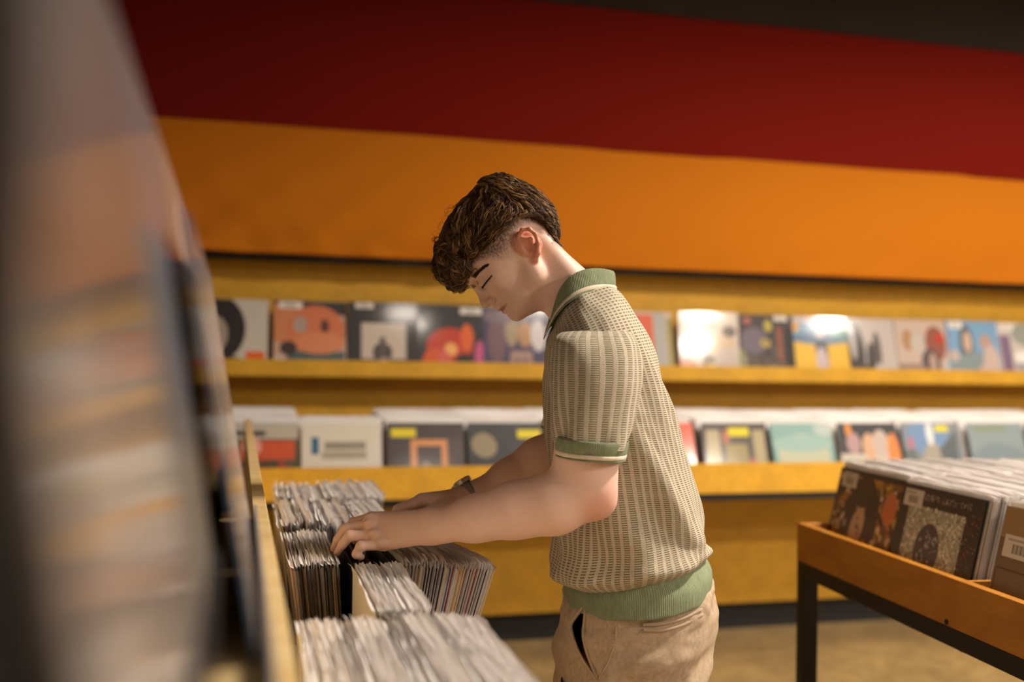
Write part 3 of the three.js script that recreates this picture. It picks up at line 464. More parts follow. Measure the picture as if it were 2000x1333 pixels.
// grooves run along the surface of the face
const groove = (pts, k) => { for (let i = 0; i + 1 < pts.length; i++) { const [a, b] = [pts[i], pts[i + 1]]; HN.push([sym(cone([a[0], frontF(a[0], a[1]) + a[2], a[1]], [b[0], frontF(b[0], b[1]) + b[2], b[1]], a[3], b[3])), k]); } };
const HN = [
  [sym(ell(24, -9, 31, 10, 9.5, 15)), 10],
  [sym(ell(64.5, 1, 8, 3.2, 4.5, 3.2)), 2.5],
];
groove([[84.2, 0, .2, 1.5], [84.4, 6, .2, 1.5], [84.6, 12, .2, 1.6], [85.6, 18, .2, 1.6], [86.2, 23, .3, 1.4], [85.6, 27, .5, 1]], 2);
groove([[50, 17.5, .6, 1.2], [55, 20, .4, 1.9], [60, 20.5, .4, 2.1], [65, 17, .4, 1.8]], 2.5);
const eyeLid = sym(ell(25.5, -20, 31, 11.5, 12, 14.5));
// ear near: outline curve with rim, bowl and lobe
const earS = (D, F) => 70 + .10 * (-F - 110) + .02 * (D - 50);
const earPts = [[42, -110, 70], [33, -121, 76], [32, -135, 82], [43, -143, 86], [58, -141, 87], [71, -131, 84], [80, -117, 77], [84, -105, 69], [80, -97, 64]];
const earRim = earPts.slice(0, -1).map((p, i) => { const q = earPts[i + 1]; return cone([p[0], p[1], p[2]], [q[0], q[1], q[2]], i > 5 ? 5.2 : 3.6, i > 4 ? 5.6 : 3.6); });
const earPlate = ell(54, -120, 74, 31, 23, 5.5, -.25), earAnti = [cone([42, -122, 79], [55, -130, 81], 3, 3.2), cone([55, -130, 81], [70, -119, 76], 3.2, 3)];
const earBowl = ell(60, -113, 82, 10, 8, 7.5, -.2), earBowl2 = ell(43, -117, 84, 7, 4.5, 4.5, -.6), tragus = ell(57, -102, 70, 6, 5, 6), earLobe = ell(80, -102, 67, 8, 7, 6);
const earF = (x, y, z) => {
  if (x < 10 || x > 105 || y > -85 || y < -175 || z < 45) return 30;
  let d = earPlate(x, y, z); for (const r of earRim) d = smin(d, r(x, y, z), 4); for (const r of earAnti) d = smin(d, r(x, y, z), 4);
  d = smin(d, earLobe(x, y, z), 5); d = smax(d, -earBowl(x, y, z), 3); d = smax(d, -earBowl2(x, y, z), 2.5); return smin(d, tragus(x, y, z), 4);
};
const headF = (x, y, z) => {
  let d = 1e3; for (const [f, k] of HP) d = smin(d, f(x, y, z), k); for (const [f, k] of HN) d = smax(d, -f(x, y, z), k);
  d = smin(d, eyeLid(x, y, z), 3);
  return smin(d, earF(x, y, Math.abs(z)), 4);
};
const headGeo = nets(headF, [-96, -210, -98], [226, 26, 98], 2.3);
// where the hair begins: D below this line is long hair, just past it lies the cropped fade
const hairLine = (F) => F > -20 ? -16 - .3 * F * 0 : F > -70 ? lerp(-16, 4, (-20 - F) / 50) : F > -150 ? lerp(4, 12, (-70 - F) / 80) : F > -182 ? lerp(12, 52, (-150 - F) / 32) : lerp(52, 112, clamp((-182 - F) / 25, 0, 1));
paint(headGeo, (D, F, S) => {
  let c = skinC, a = Math.abs(S); const g = noise(D * .55, F * .55, S * .55), g2 = noise(D * .12, F * .12, S * .12);
  c = mix3(c, redC, clamp(.10 + .12 * g2, 0, 1));
  if (a > 55 && D > 18 && D < 98 && F < -86 && F > -158) c = mix3(c, earGlowC, .72 * (1 - sstep(0, 5, earF(D, F, a))));  // light glowing through the backlit ear is put into its skin colour
  const gr = Math.hypot(D - 84.8 - Math.max(0, Math.abs(S) - 10) * .09, Math.max(0, Math.abs(S) - 26)); if (F > -18 && gr < 1.8 && Math.abs(S) < 27) c = mix3(c, lin(0x6a2f28), .75 * (1 - gr / 1.8));
  const lip = Math.max(0, 1 - Math.hypot((D - 84.5) / 10, (S) / 23, (F + 2) / 16)); if (F > -20) c = mix3(c, lipC, clamp(lip * 1.6, 0, .5));
  const hl = hairLine(F), q = D - hl, fadeLen = F > -100 ? lerp(8, 46, sstep(-38, -82, F)) : lerp(46, 22, sstep(-100, -135, F));
  if (D < hl + fadeLen && a > 10 || D < hl) { const t = clamp(1 - q / fadeLen, 0, 1); c = mix3(c, stubC, clamp(t ** 1.1 * .95 + g * .9 * t, 0, .95)); }
  if (F < -150 && D > 90 && D < 122) c = mix3(c, stubC, clamp((122 - D) / 32 * .7 + g * .3, 0, .8));
  return c;
});
const mirrored = (g) => { const a = g.index.array; for (let i = 0; i < a.length; i += 3) { const t = a[i + 1]; a[i + 1] = a[i + 2]; a[i + 2] = t; } return g; };
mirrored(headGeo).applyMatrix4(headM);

// ---- arms and hands
const A = (px, py, d) => { const v = c3(px, py, d); return [v.x, v.y, v.z]; };
function chain(pts, k) { const f = []; for (let i = 0; i + 1 < pts.length; i++) f.push(cone(pts[i][0], pts[i + 1][0], pts[i][1], pts[i + 1][1])); return (x, y, z) => { let d = 1e3; for (const g of f) d = smin(d, g(x, y, z), k); return d; }; }
const nearArm = chain([[A(1165, 690, 1.745), .055], [A(1150, 830, 1.715), .050], [A(1144, 905, 1.70), .0475], [A(1146, 950, 1.695), .044]], .03);
const nearFore = chain([[A(1150, 962, 1.695), .042], [A(1082, 984, 1.70), .0465], [A(1005, 997, 1.712), .0425], [A(930, 1013, 1.725), .0345], [A(868, 1026, 1.737), .0275]], .03);
const elbowTip = ell(...A(1166, 984, 1.693), .026, .022, .024);
const wristN = [cone(A(868, 1017, 1.737), A(840, 1016, 1.745), .020, .0185), cone(A(868, 1034, 1.735), A(840, 1040, 1.742), .020, .019)];
const palmN = [
  cone(A(842, 1016, 1.748), A(726, 1014, 1.782), .0175, .0125), cone(A(842, 1022, 1.745), A(724, 1027, 1.772), .018, .0125),
  cone(A(842, 1034, 1.742), A(734, 1046, 1.760), .018, .0120), cone(A(842, 1042, 1.742), A(750, 1064, 1.752), .0165, .0115),
];
const fingersN = [
  [[A(726, 1014, 1.782), .0115], [A(690, 1022, 1.812), .0092], [A(674, 1044, 1.828), .0082], [A(664, 1066, 1.836), .0070]],
  [[A(722, 1025, 1.772), .0112], [A(674, 1034, 1.775), .0092], [A(660, 1055, 1.785), .0080], [A(652, 1073, 1.795), .0066]],
  [[A(733, 1046, 1.760), .0110], [A(683, 1047, 1.752), .0092], [A(669, 1064, 1.760), .0078], [A(659, 1080, 1.772), .0064]],
  [[A(748, 1064, 1.752), .0102], [A(705, 1067, 1.738), .0084], [A(696, 1083, 1.740), .0074], [A(705, 1088, 1.752), .0066]],
  [[A(815, 1016, 1.775), .0145], [A(765, 1026, 1.812), .0118], [A(722, 1042, 1.832), .0100], [A(694, 1056, 1.842), .0080]],
];
const fN = fingersN.map((f) => chain(f, .004));
// tendons and knuckles of the back of the hand
const knuckN = [A(724, 1012, 1.768), A(720, 1024, 1.756), A(730, 1043, 1.745), A(746, 1061, 1.739)].map((p) => ell(...p, .0085, .006, .0035));
const nearF = (x, y, z) => {
  let d = smin(nearArm(x, y, z), nearFore(x, y, z), .022); d = smin(d, elbowTip(x, y, z), .022);
  for (const f of wristN) d = smin(d, f(x, y, z), .016);
  let p = 1e3; for (const f of palmN) p = smin(p, f(x, y, z), .012); for (const f of knuckN) p = smin(p, f(x, y, z), .012); d = smin(d, p, .014);
  for (let i = 0; i < 5; i++) d = smin(d, fN[i](x, y, z), i === 4 ? .010 : .0045); return d;
};
function bounds(list, pad) { const b = new THREE.Box3(); for (const p of list) b.expandByPoint(V(...p)); b.expandByScalar(pad); return [b.min.toArray(), b.max.toArray()]; }
const [nlo, nhi] = bounds([A(1150, 760, 1.72), A(1185, 1010, 1.69), A(640, 1095, 1.85), A(868, 1026, 1.737)], .06);
const nearGeo = nets(nearF, nlo, nhi, .0027);
const farFore = chain([[A(1150, 760, 2.08), .05], [A(1118, 868, 2.07), .046], [A(1052, 897, 2.055), .040], [A(992, 929, 2.04), .030], [A(928, 967, 2.02), .0235], [A(900, 976, 2.01), .022]], .02);
const palmF = [cone(A(900, 974, 2.005), A(824, 977, 1.985), .020, .0135), cone(A(900, 978, 2.02), A(818, 984, 2.02), .020, .0135), cone(A(900, 982, 2.03), A(822, 996, 2.05), .018, .0125)];
const fingersF = [
  [[A(822, 978, 1.985), .0115], [A(780, 994, 1.972), .0094], [A(768, 1018, 1.968), .0084], [A(764, 1040, 1.968), .007]],
  [[A(818, 982, 2.005), .0115], [A(776, 996, 2.000), .0094], [A(762, 1020, 1.998), .0084], [A(758, 1042, 1.998), .007]],
  [[A(818, 986, 2.028), .0112], [A(780, 1000, 2.026), .0092], [A(766, 1022, 2.026), .0082], [A(762, 1042, 2.026), .007]],
  [[A(824, 996, 2.05), .0104], [A(792, 1008, 2.05), .0084], [A(780, 1026, 2.05), .0076], [A(776, 1042, 2.05), .0066]],
  [[A(880, 984, 1.985), .013], [A(836, 1002, 1.962), .0112], [A(804, 1014, 1.952), .0096], [A(784, 1028, 1.95), .0078]],
];
const fF = fingersF.map((f) => chain(f, .004));
const farF = (x, y, z) => { let d = farFore(x, y, z), p = 1e3; for (const f of palmF) p = smin(p, f(x, y, z), .012); d = smin(d, p, .014); for (let i = 0; i < 5; i++) d = smin(d, fF[i](x, y, z), i === 4 ? .009 : .0045); return d; };
const [flo, fhi] = bounds([A(1150, 800, 2.08), A(750, 1050, 1.93), A(928, 967, 2.06)], .06);
const farGeo = nets(farF, flo, fhi, .0036);
// ---- the rest of him under the clothes
const trunk = [
  [cone(A(1150, 640, 1.9), A(1190, 760, 1.9), .05, .085), .02], [cone(A(1165, 705, 1.78), A(1165, 705, 2.03), .045, .045), .03], [cone(A(1185, 760, 1.84), A(1225, 1080, 1.86), .070, .075), .04], [cone(A(1185, 760, 1.96), A(1225, 1080, 1.94), .070, .075), .04],
  [cone(A(1235, 1120, 1.84), A(1228, 1300, 1.82), .085, .080), .06], [cone(A(1235, 1120, 1.96), A(1228, 1300, 1.99), .085, .080), .06],
  [cone(A(1228, 1300, 1.82), A(1215, 1670, 1.81), .075, .05), .03], [cone(A(1215, 1670, 1.81), A(1232, 2010, 1.80), .05, .036), .03],
  [cone(A(1228, 1300, 1.99), A(1255, 1670, 2.0), .075, .05), .03], [cone(A(1255, 1670, 2.0), A(1290, 2010, 2.0), .05, .036), .03],
];
const trunkF = (x, y, z) => { let d = 1e3; for (const [f, k] of trunk) d = smin(d, f(x, y, z), k); return d; };
const [tlo, thi] = bounds([A(1080, 600, 1.9), A(1330, 2030, 1.9), A(1200, 900, 1.68), A(1200, 900, 2.12)], .05);
const trunkGeo = nets(trunkF, tlo, thi, .012);
const elbowP = c3(1172, 992, 1.67);
for (const g of [nearGeo, farGeo, trunkGeo]) paint(g, (x, y, z) => { const g2 = noise(x * 22, y * 22, z * 22), g3 = noise(x * 70, y * 70, z * 70); let c = mix3(skinC, redC, clamp(.10 + .12 * g2 + .05 * g3, 0, 1)); const e = Math.hypot(x - elbowP.x, y - elbowP.y, z - elbowP.z); c = mix3(c, redC, .45 * sstep(.055, .012, e)); return c; });
const skin = phys({ vertexColors: true, roughness: .52, sheen: .15, sheenColor: new THREE.Color(0xffc0a0), sheenRoughness: .5 });
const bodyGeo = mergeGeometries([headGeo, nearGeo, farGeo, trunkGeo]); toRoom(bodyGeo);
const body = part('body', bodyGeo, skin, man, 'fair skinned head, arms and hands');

// ---- small features on the face
const surfS = (D, F, s0 = 95) => { let s = s0; for (let i = 0; i < 220; i++) { const d = headF(D, F, s); if (d < .15 || s < 2) break; s -= clamp(d * .5, .1, 2); } return s; };
function tubeGeo(pts, r0, r1, seg = 10, radial = 5) {  // tapered tube through points
  const cv = new THREE.CatmullRomCurve3(pts), g = new THREE.TubeGeometry(cv, seg, 1, radial, false), p = g.attributes.position;
  for (let i = 0; i <= seg; i++) { const c = cv.getPointAt(i / seg), r = lerp(r0, r1, i / seg) * (i === seg ? .3 : 1); for (let j = 0; j <= radial; j++) { const q = i * (radial + 1) + j; p.setXYZ(q, c.x + (p.getX(q) - c.x) * r, c.y + (p.getY(q) - c.y) * r, c.z + (p.getZ(q) - c.z) * r); } }
  g.computeVertexNormals(); return g;
}
const browMat = std({ color: 0x35241a, roughness: .8 }), lashMat = std({ color: 0x1c1310, roughness: .7 });
{
  for (const side of [1, -1]) { const g = []; for (let i = 0; i < 170; i++) {
    const t = side > 0 ? rnd() : rr(.4, 1), D = lerp(7, 17, t * t * .8 + t * .2) + rr(-3.4, 3.4) * (1 - .6 * t), F = lerp(-13, -42, t), L = rr(5, 8), up = rr(-.35, .1);
    const pt = (d, f) => hp(d, f, side * (surfS(d, f) + .5)); g.push(tubeGeo([pt(D, F), pt(D + L * .5 * up, F - L * .5), pt(D + L * up + .6, F - L)], 0.5 * U, .22 * U, 3, 3));
  }
  part('eyebrow', toRoom(mergeGeometries(g)), browMat, man); }
  for (const side of [1, -1]) {
    const e = [];
    const lidF = (D, S) => { let F = 20; for (let k = 0; k < 300; k++) { const d = headF(D, F, S); if (d < .1) break; F -= clamp(d * .5, .05, 2); } return F; };
    const lidPts = [[27, 20], [28.2, 26], [29.2, 32], [30, 37]].map(([D, S]) => [D, lidF(D, S), S]); for (const [D, F] of [[31, -18], [32, -24], [32.8, -30], [33, -34]]) lidPts.push([D, F, surfS(D, F)]);
    const lidCurve = new THREE.CatmullRomCurve3(lidPts.map(([D, F, S]) => V(D, F, S)));
    e.push(tubeGeo(lidPts.map(([D, F, S]) => hp(D, F + .2, side * (S + .2))), 1.3 * U, .8 * U, 22, 5));
    for (let i = 0; i < 40; i++) { const { x: D, y: F, z: S } = lidCurve.getPointAt(i / 39); e.push(tubeGeo([hp(D, F, side * S), hp(D + 1.8, F + 1.2, side * (S + 1)), hp(D + 3.2, F + 2.8, side * (S + 1.8))], .42 * U, .2 * U, 3, 3)); }
    part('eyelashes', toRoom(mergeGeometries(e)), lashMat, man);
  }
}
// ---- hair: a dense mass on the crown, then curly locks over it
const HAIR = [
  [ell(2, -118, 0, 99, 106, 80), 1], [ell(-54, -50, 0, 33, 40, 56), 20], [ell(-32, -12, 6, 34, 26, 46), 16], [ell(-77, -90, 0, 24, 52, 56), 14], [ell(-44, -168, 0, 44, 44, 58), 18], [ell(24, -172, 0, 66, 38, 58), 18],
];
const hairCore = (x, y, z) => { let d = 1e3; for (const [f, k] of HAIR) d = smin(d, f(x, y, z), k); return d; };
const backLine = (x) => x < 56 ? -172 : lerp(-176, -157, clamp((x - 56) / 58, 0, 1));
const hairCut = (x, y, z) => Math.min((x - hairLine(y) - (y < -150 ? -4 : -3) - 3 * noise(x * .12, y * .12, z * .1)) * .8, Math.max((y - backLine(x)) * .9 + 4, x - 104));
const hairF = (x, y, z) => { const lump = 3.2 * noise(x * .075, y * .075, z * .075) + 1.8 * noise(x * .2, y * .2, z * .2); return smax(hairCore(x, y, z) - 3 - lump, hairCut(x, y, z), 6); };
const napeF = (x, y, z) => smax(headF(x, y, z) - 3.2 - 1.2 * noise(x * .3, y * .3, z * .3), Math.max((y - backLine(x)) * .9 + 1.5 * noise(x * .2, z * .2, 3), x - 112 + .012 * z * z, Math.abs(z) - 60), 3);
const allHair = (x, y, z) => (y < -130 && x > 10 ? smin(hairF(x, y, z), napeF(x, y, z), 5) : hairF(x, y, z));
const capGeo = nets(allHair, [-132, -232, -100], [122, 44, 100], 3.2);
const hairDark = lin(0x2c1c11), hairMid = lin(0x5e4026), hairLite = lin(0xb48a55);
paint(capGeo, (x, y, z) => mix3(hairDark, hairMid, clamp(.35 + noise(x * .3, y * .3, z * .3), 0, 1)));
mirrored(capGeo).applyMatrix4(headM);
const hairGeos = [capGeo];
const colored = (g, c) => { const n = g.attributes.position.count, a = new Float32Array(n * 3); for (let i = 0; i < n; i++) a.set(c, i * 3); g.setAttribute('color', new THREE.BufferAttribute(a, 3)); return g; };
const grad = (x, y, z, f, e = 1.5) => V(f(x + e, y, z) - f(x - e, y, z), f(x, y + e, z) - f(x, y - e, z), f(x, y, z + e) - f(x, y, z - e)).normalize();
const onHair = (p) => { for (let i = 0; i < 5; i++) { const d = hairCore(p.x, p.y, p.z) - 4; p.addScaledVector(grad(p.x, p.y, p.z, hairCore), -d * .9); } return p; };
function lock(D, F, S, dir, len, curl, r, lift) {
  const p = onHair(V(D, F, S)), n0 = grad(p.x, p.y, p.z, hairCore), pts = [], ph = rr(0, 6.28), steps = 10, turns = rr(.6, 1.1) * len / 26; let q = p.clone(), d = dir.clone();
  for (let i = 0; i <= steps; i++) {
    const t = i / steps, n = grad(q.x, q.y, q.z, hairCore), tan = d.clone().addScaledVector(n, -d.dot(n)).normalize(), bi = new THREE.Vector3().crossVectors(n, tan);
    const a = ph + turns * t * 6.28, amp = curl * (.35 + .65 * t);
    pts.push(q.clone().addScaledVector(n, lift * Math.sin(Math.PI * Math.min(1, t * 1.1)) + amp * .55 * Math.sin(a) + 1.2).addScaledVector(bi, amp * Math.cos(a)));
    q.addScaledVector(tan, len / steps); const e = hairCore(q.x, q.y, q.z) - 4; if (e < 14) q.addScaledVector(n, -e * .8); d.lerp(tan, .5); if (Math.abs(q.z) > 26 && q.x > hairLine(q.y) - 14 && q.y < -30) { d.x = Math.min(d.x, -.25); d.y = Math.max(d.y, .6); d.normalize(); }
  }
  if (n0.x > .9) return; // nothing grows under the head
  const k0 = rnd(), n = r > .8 ? 6 : 1;
  for (let m = 0; m < n; m++) {
    const o = V(rr(-1, 1), rr(-1, 1), rr(-1, 1)).multiplyScalar(m ? 2.6 : 0), w = V(rr(-1, 1), rr(-1, 1), rr(-1, 1)).multiplyScalar(1.6);
    const g = tubeGeo(pts.map((v, i) => v.clone().add(o).addScaledVector(w, i / steps * (n > 1 ? 1 : 0)).applyMatrix4(headM)), r * U * .5, r * .22 * U, 10, 3);
    const k = clamp(k0 + rr(-.2, .2), 0, 1); hairGeos.push(colored(g, k < .38 ? mix3(hairDark, hairMid, rnd()) : k < .70 ? mix3(hairMid, hairLite, rnd() * .5) : mix3(hairMid, hairLite, .5 + rnd() * .5)));
  }
}
let made = 0, tries = 0;
while (made < 1250 && tries++ < 9000) {
  const th = rr(0, 6.283), ph = Math.acos(rr(-1, .75)), D = -20 - 100 * Math.cos(ph) * -1 * -1, F = -105 + 105 * Math.sin(ph) * Math.cos(th), S = 82 * Math.sin(ph) * Math.sin(th);
  const p = onHair(V(D * .9 - 8, F, S)); if (p.x > hairLine(p.y) - 5) continue;
  const front = sstep(-110, -10, p.y), back = sstep(-150, -195, p.y);
  // swept forwards over the crown, tumbling over the forehead, down at the back
  const side = sstep(20, 60, Math.abs(p.z));
  const dir = V(lerp(.15 - .1 * side, .75 - .3 * side, front) + back * 1.6, lerp(.85, .35 + .3 * side, front) * (1 - back * 1.6), p.z > 0 ? .25 : -.25).addScaledVector(V(rr(-1, 1), rr(-1, 1), rr(-1, 1)), .45 + .35 * front).normalize();
  lock(p.x, p.y, p.z, dir, rr(20, 46) * (1 - .5 * back), lerp(2.2, 6.2, front) * (1 - .6 * back), rr(1.0, 1.9), rr(0, lerp(3, 9, front))); made++;
}
// loose curls hanging over the forehead and stray ones at the crown
for (let i = 0; i < 190; i++) { const p = onHair(V(rr(-70, -18), rr(-35, 12), rr(-48, 52))); lock(p.x, p.y, p.z, V(rr(.3, 1), rr(-.1, .9), rr(-.6, .6)).normalize(), rr(24, 42), rr(5, 9), rr(.7, 1.5), rr(3, 11)); }
for (let i = 0; i < 40; i++) { const p = onHair(V(rr(-112, -70), rr(-110, -20), rr(-50, 60))); lock(p.x, p.y, p.z, V(rr(-.6, .4), rr(.2, 1), rr(-.5, .5)).normalize(), rr(18, 34), rr(4, 8), rr(.35, .7), rr(6, 14)); }
// cropped hair at the back of the head and nape
for (let i = 0, t = 0; i < 2200 && t < 20000; t++) {
  const D = rr(-30, 110), S = rr(-66, 66), q = V(D, backLine(D) - rr(-8, 55), S); for (let k = 0; k < 7; k++) q.addScaledVector(grad(q.x, q.y, q.z, allHair, 2.5), -(allHair(q.x, q.y, q.z) - .4) * .8);
  if (q.y > backLine(q.x) + 6 || q.x > 112 || Math.abs(allHair(q.x, q.y, q.z) - .4) > 1 || q.y < -236) continue; const n = grad(q.x, q.y, q.z, allHair, 4), L = rr(10, 20) * lerp(1, .45, clamp((q.x + 10) / 110, 0, 1)), d = V(1, rr(-.15, .15), rr(-.35, .35)); d.addScaledVector(n, -d.dot(n)).normalize();
  hairGeos.push(colored(tubeGeo([q.clone(), q.clone().addScaledVector(d, L * .5).addScaledVector(n, 1.4), q.clone().addScaledVector(d, L).addScaledVector(n, .8)].map((v) => v.applyMatrix4(headM)), .85 * U, .4 * U, 4, 3), mix3(hairDark, rnd() < .35 ? hairLite : hairMid, rnd()))); i++;
}
const hairMat = phys({ vertexColors: true, roughness: .58, sheen: .15, sheenColor: new THREE.Color(0x8a6a40), sheenRoughness: .4 });
const strip = (g) => { const o = new THREE.BufferGeometry(); for (const k of ['position', 'normal', 'color']) o.setAttribute(k, g.attributes[k]); o.setIndex(g.index); return o; };
part('hair', toRoom(mergeGeometries(hairGeos.map(strip))), hairMat, man, 'curly brown hair cropped short at the sides');
const pn = (th, a, y, z = 0) => noise(Math.cos(th) * a + z * 3.7, Math.sin(th) * a, y);
// ---- clothes: lofted rings. ring = [front px, front py, back px, back py, half width m, centre depth, fullness exponent]
function loft(rings, nTheta, nSub, opt = {}) {
  const R = rings.length, pos = [], uv = [], idx = []; const cat = (k, i, t) => { const P = (j) => rings[clamp(j, 0, R - 1)][k]; const a = P(i - 1), b = P(i), c = P(i + 1), d = P(i + 2); return .5 * (2 * b + (c - a) * t + (2 * a - 5 * b + 4 * c - d) * t * t + (3 * b - a - 3 * c + d) * t * t * t); };
  let vlen = 0, last = null; const rows = (R - 1) * nSub;
  for (let s = 0; s <= rows; s++) {
    const i = Math.min(R - 2, Math.floor(s / nSub)), t = s / nSub - i, v = [0, 1, 2, 3, 4, 5, 6, 7].map((k) => (rings[0].length > k ? cat(k, i, t) : 0));
    const f = c3(v[0], v[1], v[5]), b = c3(v[2], v[3], v[5]), c = f.clone().add(b).multiplyScalar(.5), h = f.clone().sub(c); if (last) vlen += c.distanceTo(last); last = c.clone();
    const hl = h.length(), hn = h.clone().normalize();
    for (let j = 0; j <= nTheta; j++) {
      const th = j / nTheta * Math.PI * 2, co = Math.cos(th), si = Math.sin(th), e = 2 / (v[6] || 2), X = Math.sign(co) * Math.abs(co) ** e, Y = Math.sign(si) * Math.abs(si) ** e;
      const p = c.clone().addScaledVector(hn, hl * X).add(V(0, 0, v[4] * Y)); const nn = hn.clone().multiplyScalar(co / Math.max(hl, .01)).add(V(0, 0, si / v[4])).normalize();
      if (v[7]) p.addScaledVector(V(-.62, .78, 0), v[7] * Y * Y); const off = opt.off ? opt.off(th, s / rows, p, vlen) : 0; p.addScaledVector(nn, off + (opt.grow ?? 0)); pos.push(p.x, p.y, p.z); uv.push((j / nTheta) * (opt.uvU ?? 1), vlen * (opt.uvV ?? 1));
    }
  }
  for (let s = 0; s < rows; s++) for (let j = 0; j < nTheta; j++) { const a = s * (nTheta + 1) + j, b = a + nTheta + 1; idx.push(a, b, b + 1, a, b + 1, a + 1); }
  const g = new THREE.BufferGeometry(); g.setAttribute('position', new THREE.Float32BufferAttribute(pos, 3)); g.setAttribute('uv', new THREE.Float32BufferAttribute(uv, 2)); g.setIndex(idx); g.computeVertexNormals();
  // weld the seam normals
  const n = g.attributes.normal; for (let s = 0; s <= rows; s++) { const a = s * (nTheta + 1), b = a + nTheta, q = V(n.getX(a) + n.getX(b), n.getY(a) + n.getY(b), n.getZ(a) + n.getZ(b)).normalize(); n.setXYZ(a, q.x, q.y, q.z); n.setXYZ(b, q.x, q.y, q.z); }
  g.userData = { nTheta, rows }; return g;
}
// ribbed openwork knit: one period across is a solid rib and a ladder of thin rungs
function knit(colour) {
  const W = 96, H = 256, rungs = 16, data = new Uint8Array(W * H * 4), cream = [208, 195, 174], sage = [172, 164, 140], hole = [112, 106, 82];
  for (let j = 0; j < H; j++) for (let i = 0; i < W; i++) {
    const u = i / W, v = j / H, wob = (tnB(u * .3, v) - .5) * .04, uu = u + wob, rib = sstep(.0, .06, uu) * (1 - sstep(.40, .46, uu)) ;
    const ph = v * rungs + .12 * (tnC(u, v) - .5), fr = ph - Math.floor(ph), rung = sstep(.10, .28, fr) * (1 - sstep(.74, .92, fr));
    const loop = .5 + .5 * Math.sin(v * rungs * 6.283 * 1 + (uu < .23 ? 1 : -1) * uu * 26), fuzz = (rnd() - .5) * 26 + (tnC(u, v) - .5) * 30;
    let c, hgt; if (rib > .5) { c = cream.map((x) => x * (.88 + .12 * loop)); hgt = 200 + 40 * loop; } else { const edge = 1 - Math.abs((uu - .73) / .27); c = [0, 1, 2].map((k) => lerp(hole[k], lerp(cream[k], sage[k], .45), rung)); hgt = 70 + 90 * rung + 20 * edge; }
    const o = (j * W + i) * 4; if (colour) for (let k = 0; k < 3; k++) data[o + k] = clamp(c[k] + fuzz, 0, 255); else data[o] = data[o + 1] = data[o + 2] = clamp(hgt, 0, 255); data[o + 3] = 255;
  }
  const t = new THREE.DataTexture(data, W, H); t.wrapS = t.wrapT = THREE.RepeatWrapping; t.magFilter = THREE.LinearFilter; t.minFilter = THREE.LinearMipmapLinearFilter; t.generateMipmaps = true; if (colour) t.colorSpace = THREE.SRGBColorSpace; t.needsUpdate = true; return t;
}
const knitMat = phys({ map: knit(true), bumpMap: knit(false), bumpScale: .0022, roughness: .92, sheen: .25, sheenColor: new THREE.Color(0xd8cdb8), sheenRoughness: .7, side: THREE.DoubleSide });
const ribFine = noiseTexture(128, (u, v) => { const k = 150 + 60 * Math.sin(u * 6.283 * 16) + 40 * (tnC(u, v) - .5); return [k, k, k]; }, false);
const sageMat = phys({ map: speckle(0x7d886a, .16), bumpMap: ribFine, bumpScale: .0008, roughness: .92, sheen: .25, sheenColor: new THREE.Color(0xb8c0a0), sheenRoughness: .7, side: THREE.DoubleSide });
const creamMat = phys({ map: speckle(0xdacdb8, .1), roughness: .92, side: THREE.DoubleSide });
const PER = .0215, RUNGV = 1 / (.0038 * 16);
const shirtRings = [
  [1118, 1140, 1352, 1092, .148, 1.90, 2.3, 0],
  [1096, 1126, 1364, 1078, .160, 1.90, 2.3, 0],
  [1087, 1105, 1371, 1056, .168, 1.90, 2.3, 0],
  [1086, 1060, 1373, 1030, .172, 1.90, 2.3, 0],
  [1086, 1000, 1361, 985, .174, 1.90, 2.3, 0],
  [1083, 930, 1344, 930, .177, 1.90, 2.3, 0],
  [1078, 860, 1327, 865, .180, 1.90, 2.3, 0],
  [1070, 790, 1308, 800, .184, 1.90, 2.3, 0],
  [1064, 735, 1290, 740, .188, 1.90, 2.3, 0],
  [1063, 705, 1273, 690, .192, 1.90, 2.3, 0],
  [1065, 684, 1252, 640, .186, 1.90, 2.2, 0.006],
  [1067, 670, 1233, 604, .162, 1.90, 2.1, 0.012],
  [1070, 660, 1216, 578, .122, 1.90, 2.0, 0.018],
  [1076, 648, 1200, 560, .088, 1.90, 2.0, 0.024],
];
const torsoGeo = loft(shirtRings, 220, 10, { uvU: 60, uvV: RUNGV, off: (th, s, p) => {
  const low = sstep(.5, .05, s), near = Math.sin(th); let o = 0;
  // soft folds: gathers above the hem, drag lines from the arm pit and a sag at the back
  o += low * sstep(.06, .16, s) * .012 * pn(th, 2.4, s * 9, 1) + .006 * pn(th, 3.2, s * 7, 5);
  o += .014 * (Math.abs(pn(th + s * 1.6, 1.7, s * 2.8, 7)) - .2) * sstep(.75, .45, s) * sstep(.03, .14, s);
  o += .006 * Math.sin(th * 7 + s * 15) * sstep(.75, .45, s) * sstep(.05, .2, s);
  o += (.013 - .009 * sstep(.55, 1, -Math.cos(th))) * Math.exp(-(((s - .12) / .06) ** 2)) * (1 + .5 * pn(th, 2.6, 0, 2));
  o += -.010 * Math.exp(-(((th - 1.9) / .35) ** 2)) * sstep(.2, .5, s) * sstep(.85, .6, s);
  return o; } });
part('knit_shirt', toRoom(torsoGeo), knitMat, man, 'cream and sage openwork rib knit polo shirt');
const hemRings = [[1122, 1118, 1362, 1066, .150, 1.90, 2.3, 0], [1110, 1130, 1376, 1086, .164, 1.90, 2.3, -.003], [1104, 1142, 1382, 1102, .176, 1.90, 2.3, -.005], [1101, 1158, 1381, 1124, .182, 1.90, 2.3, -.007], [1104, 1168, 1377, 1138, .182, 1.90, 2.3, -.008], [1116, 1166, 1366, 1136, .168, 1.90, 2.3, -.007]];
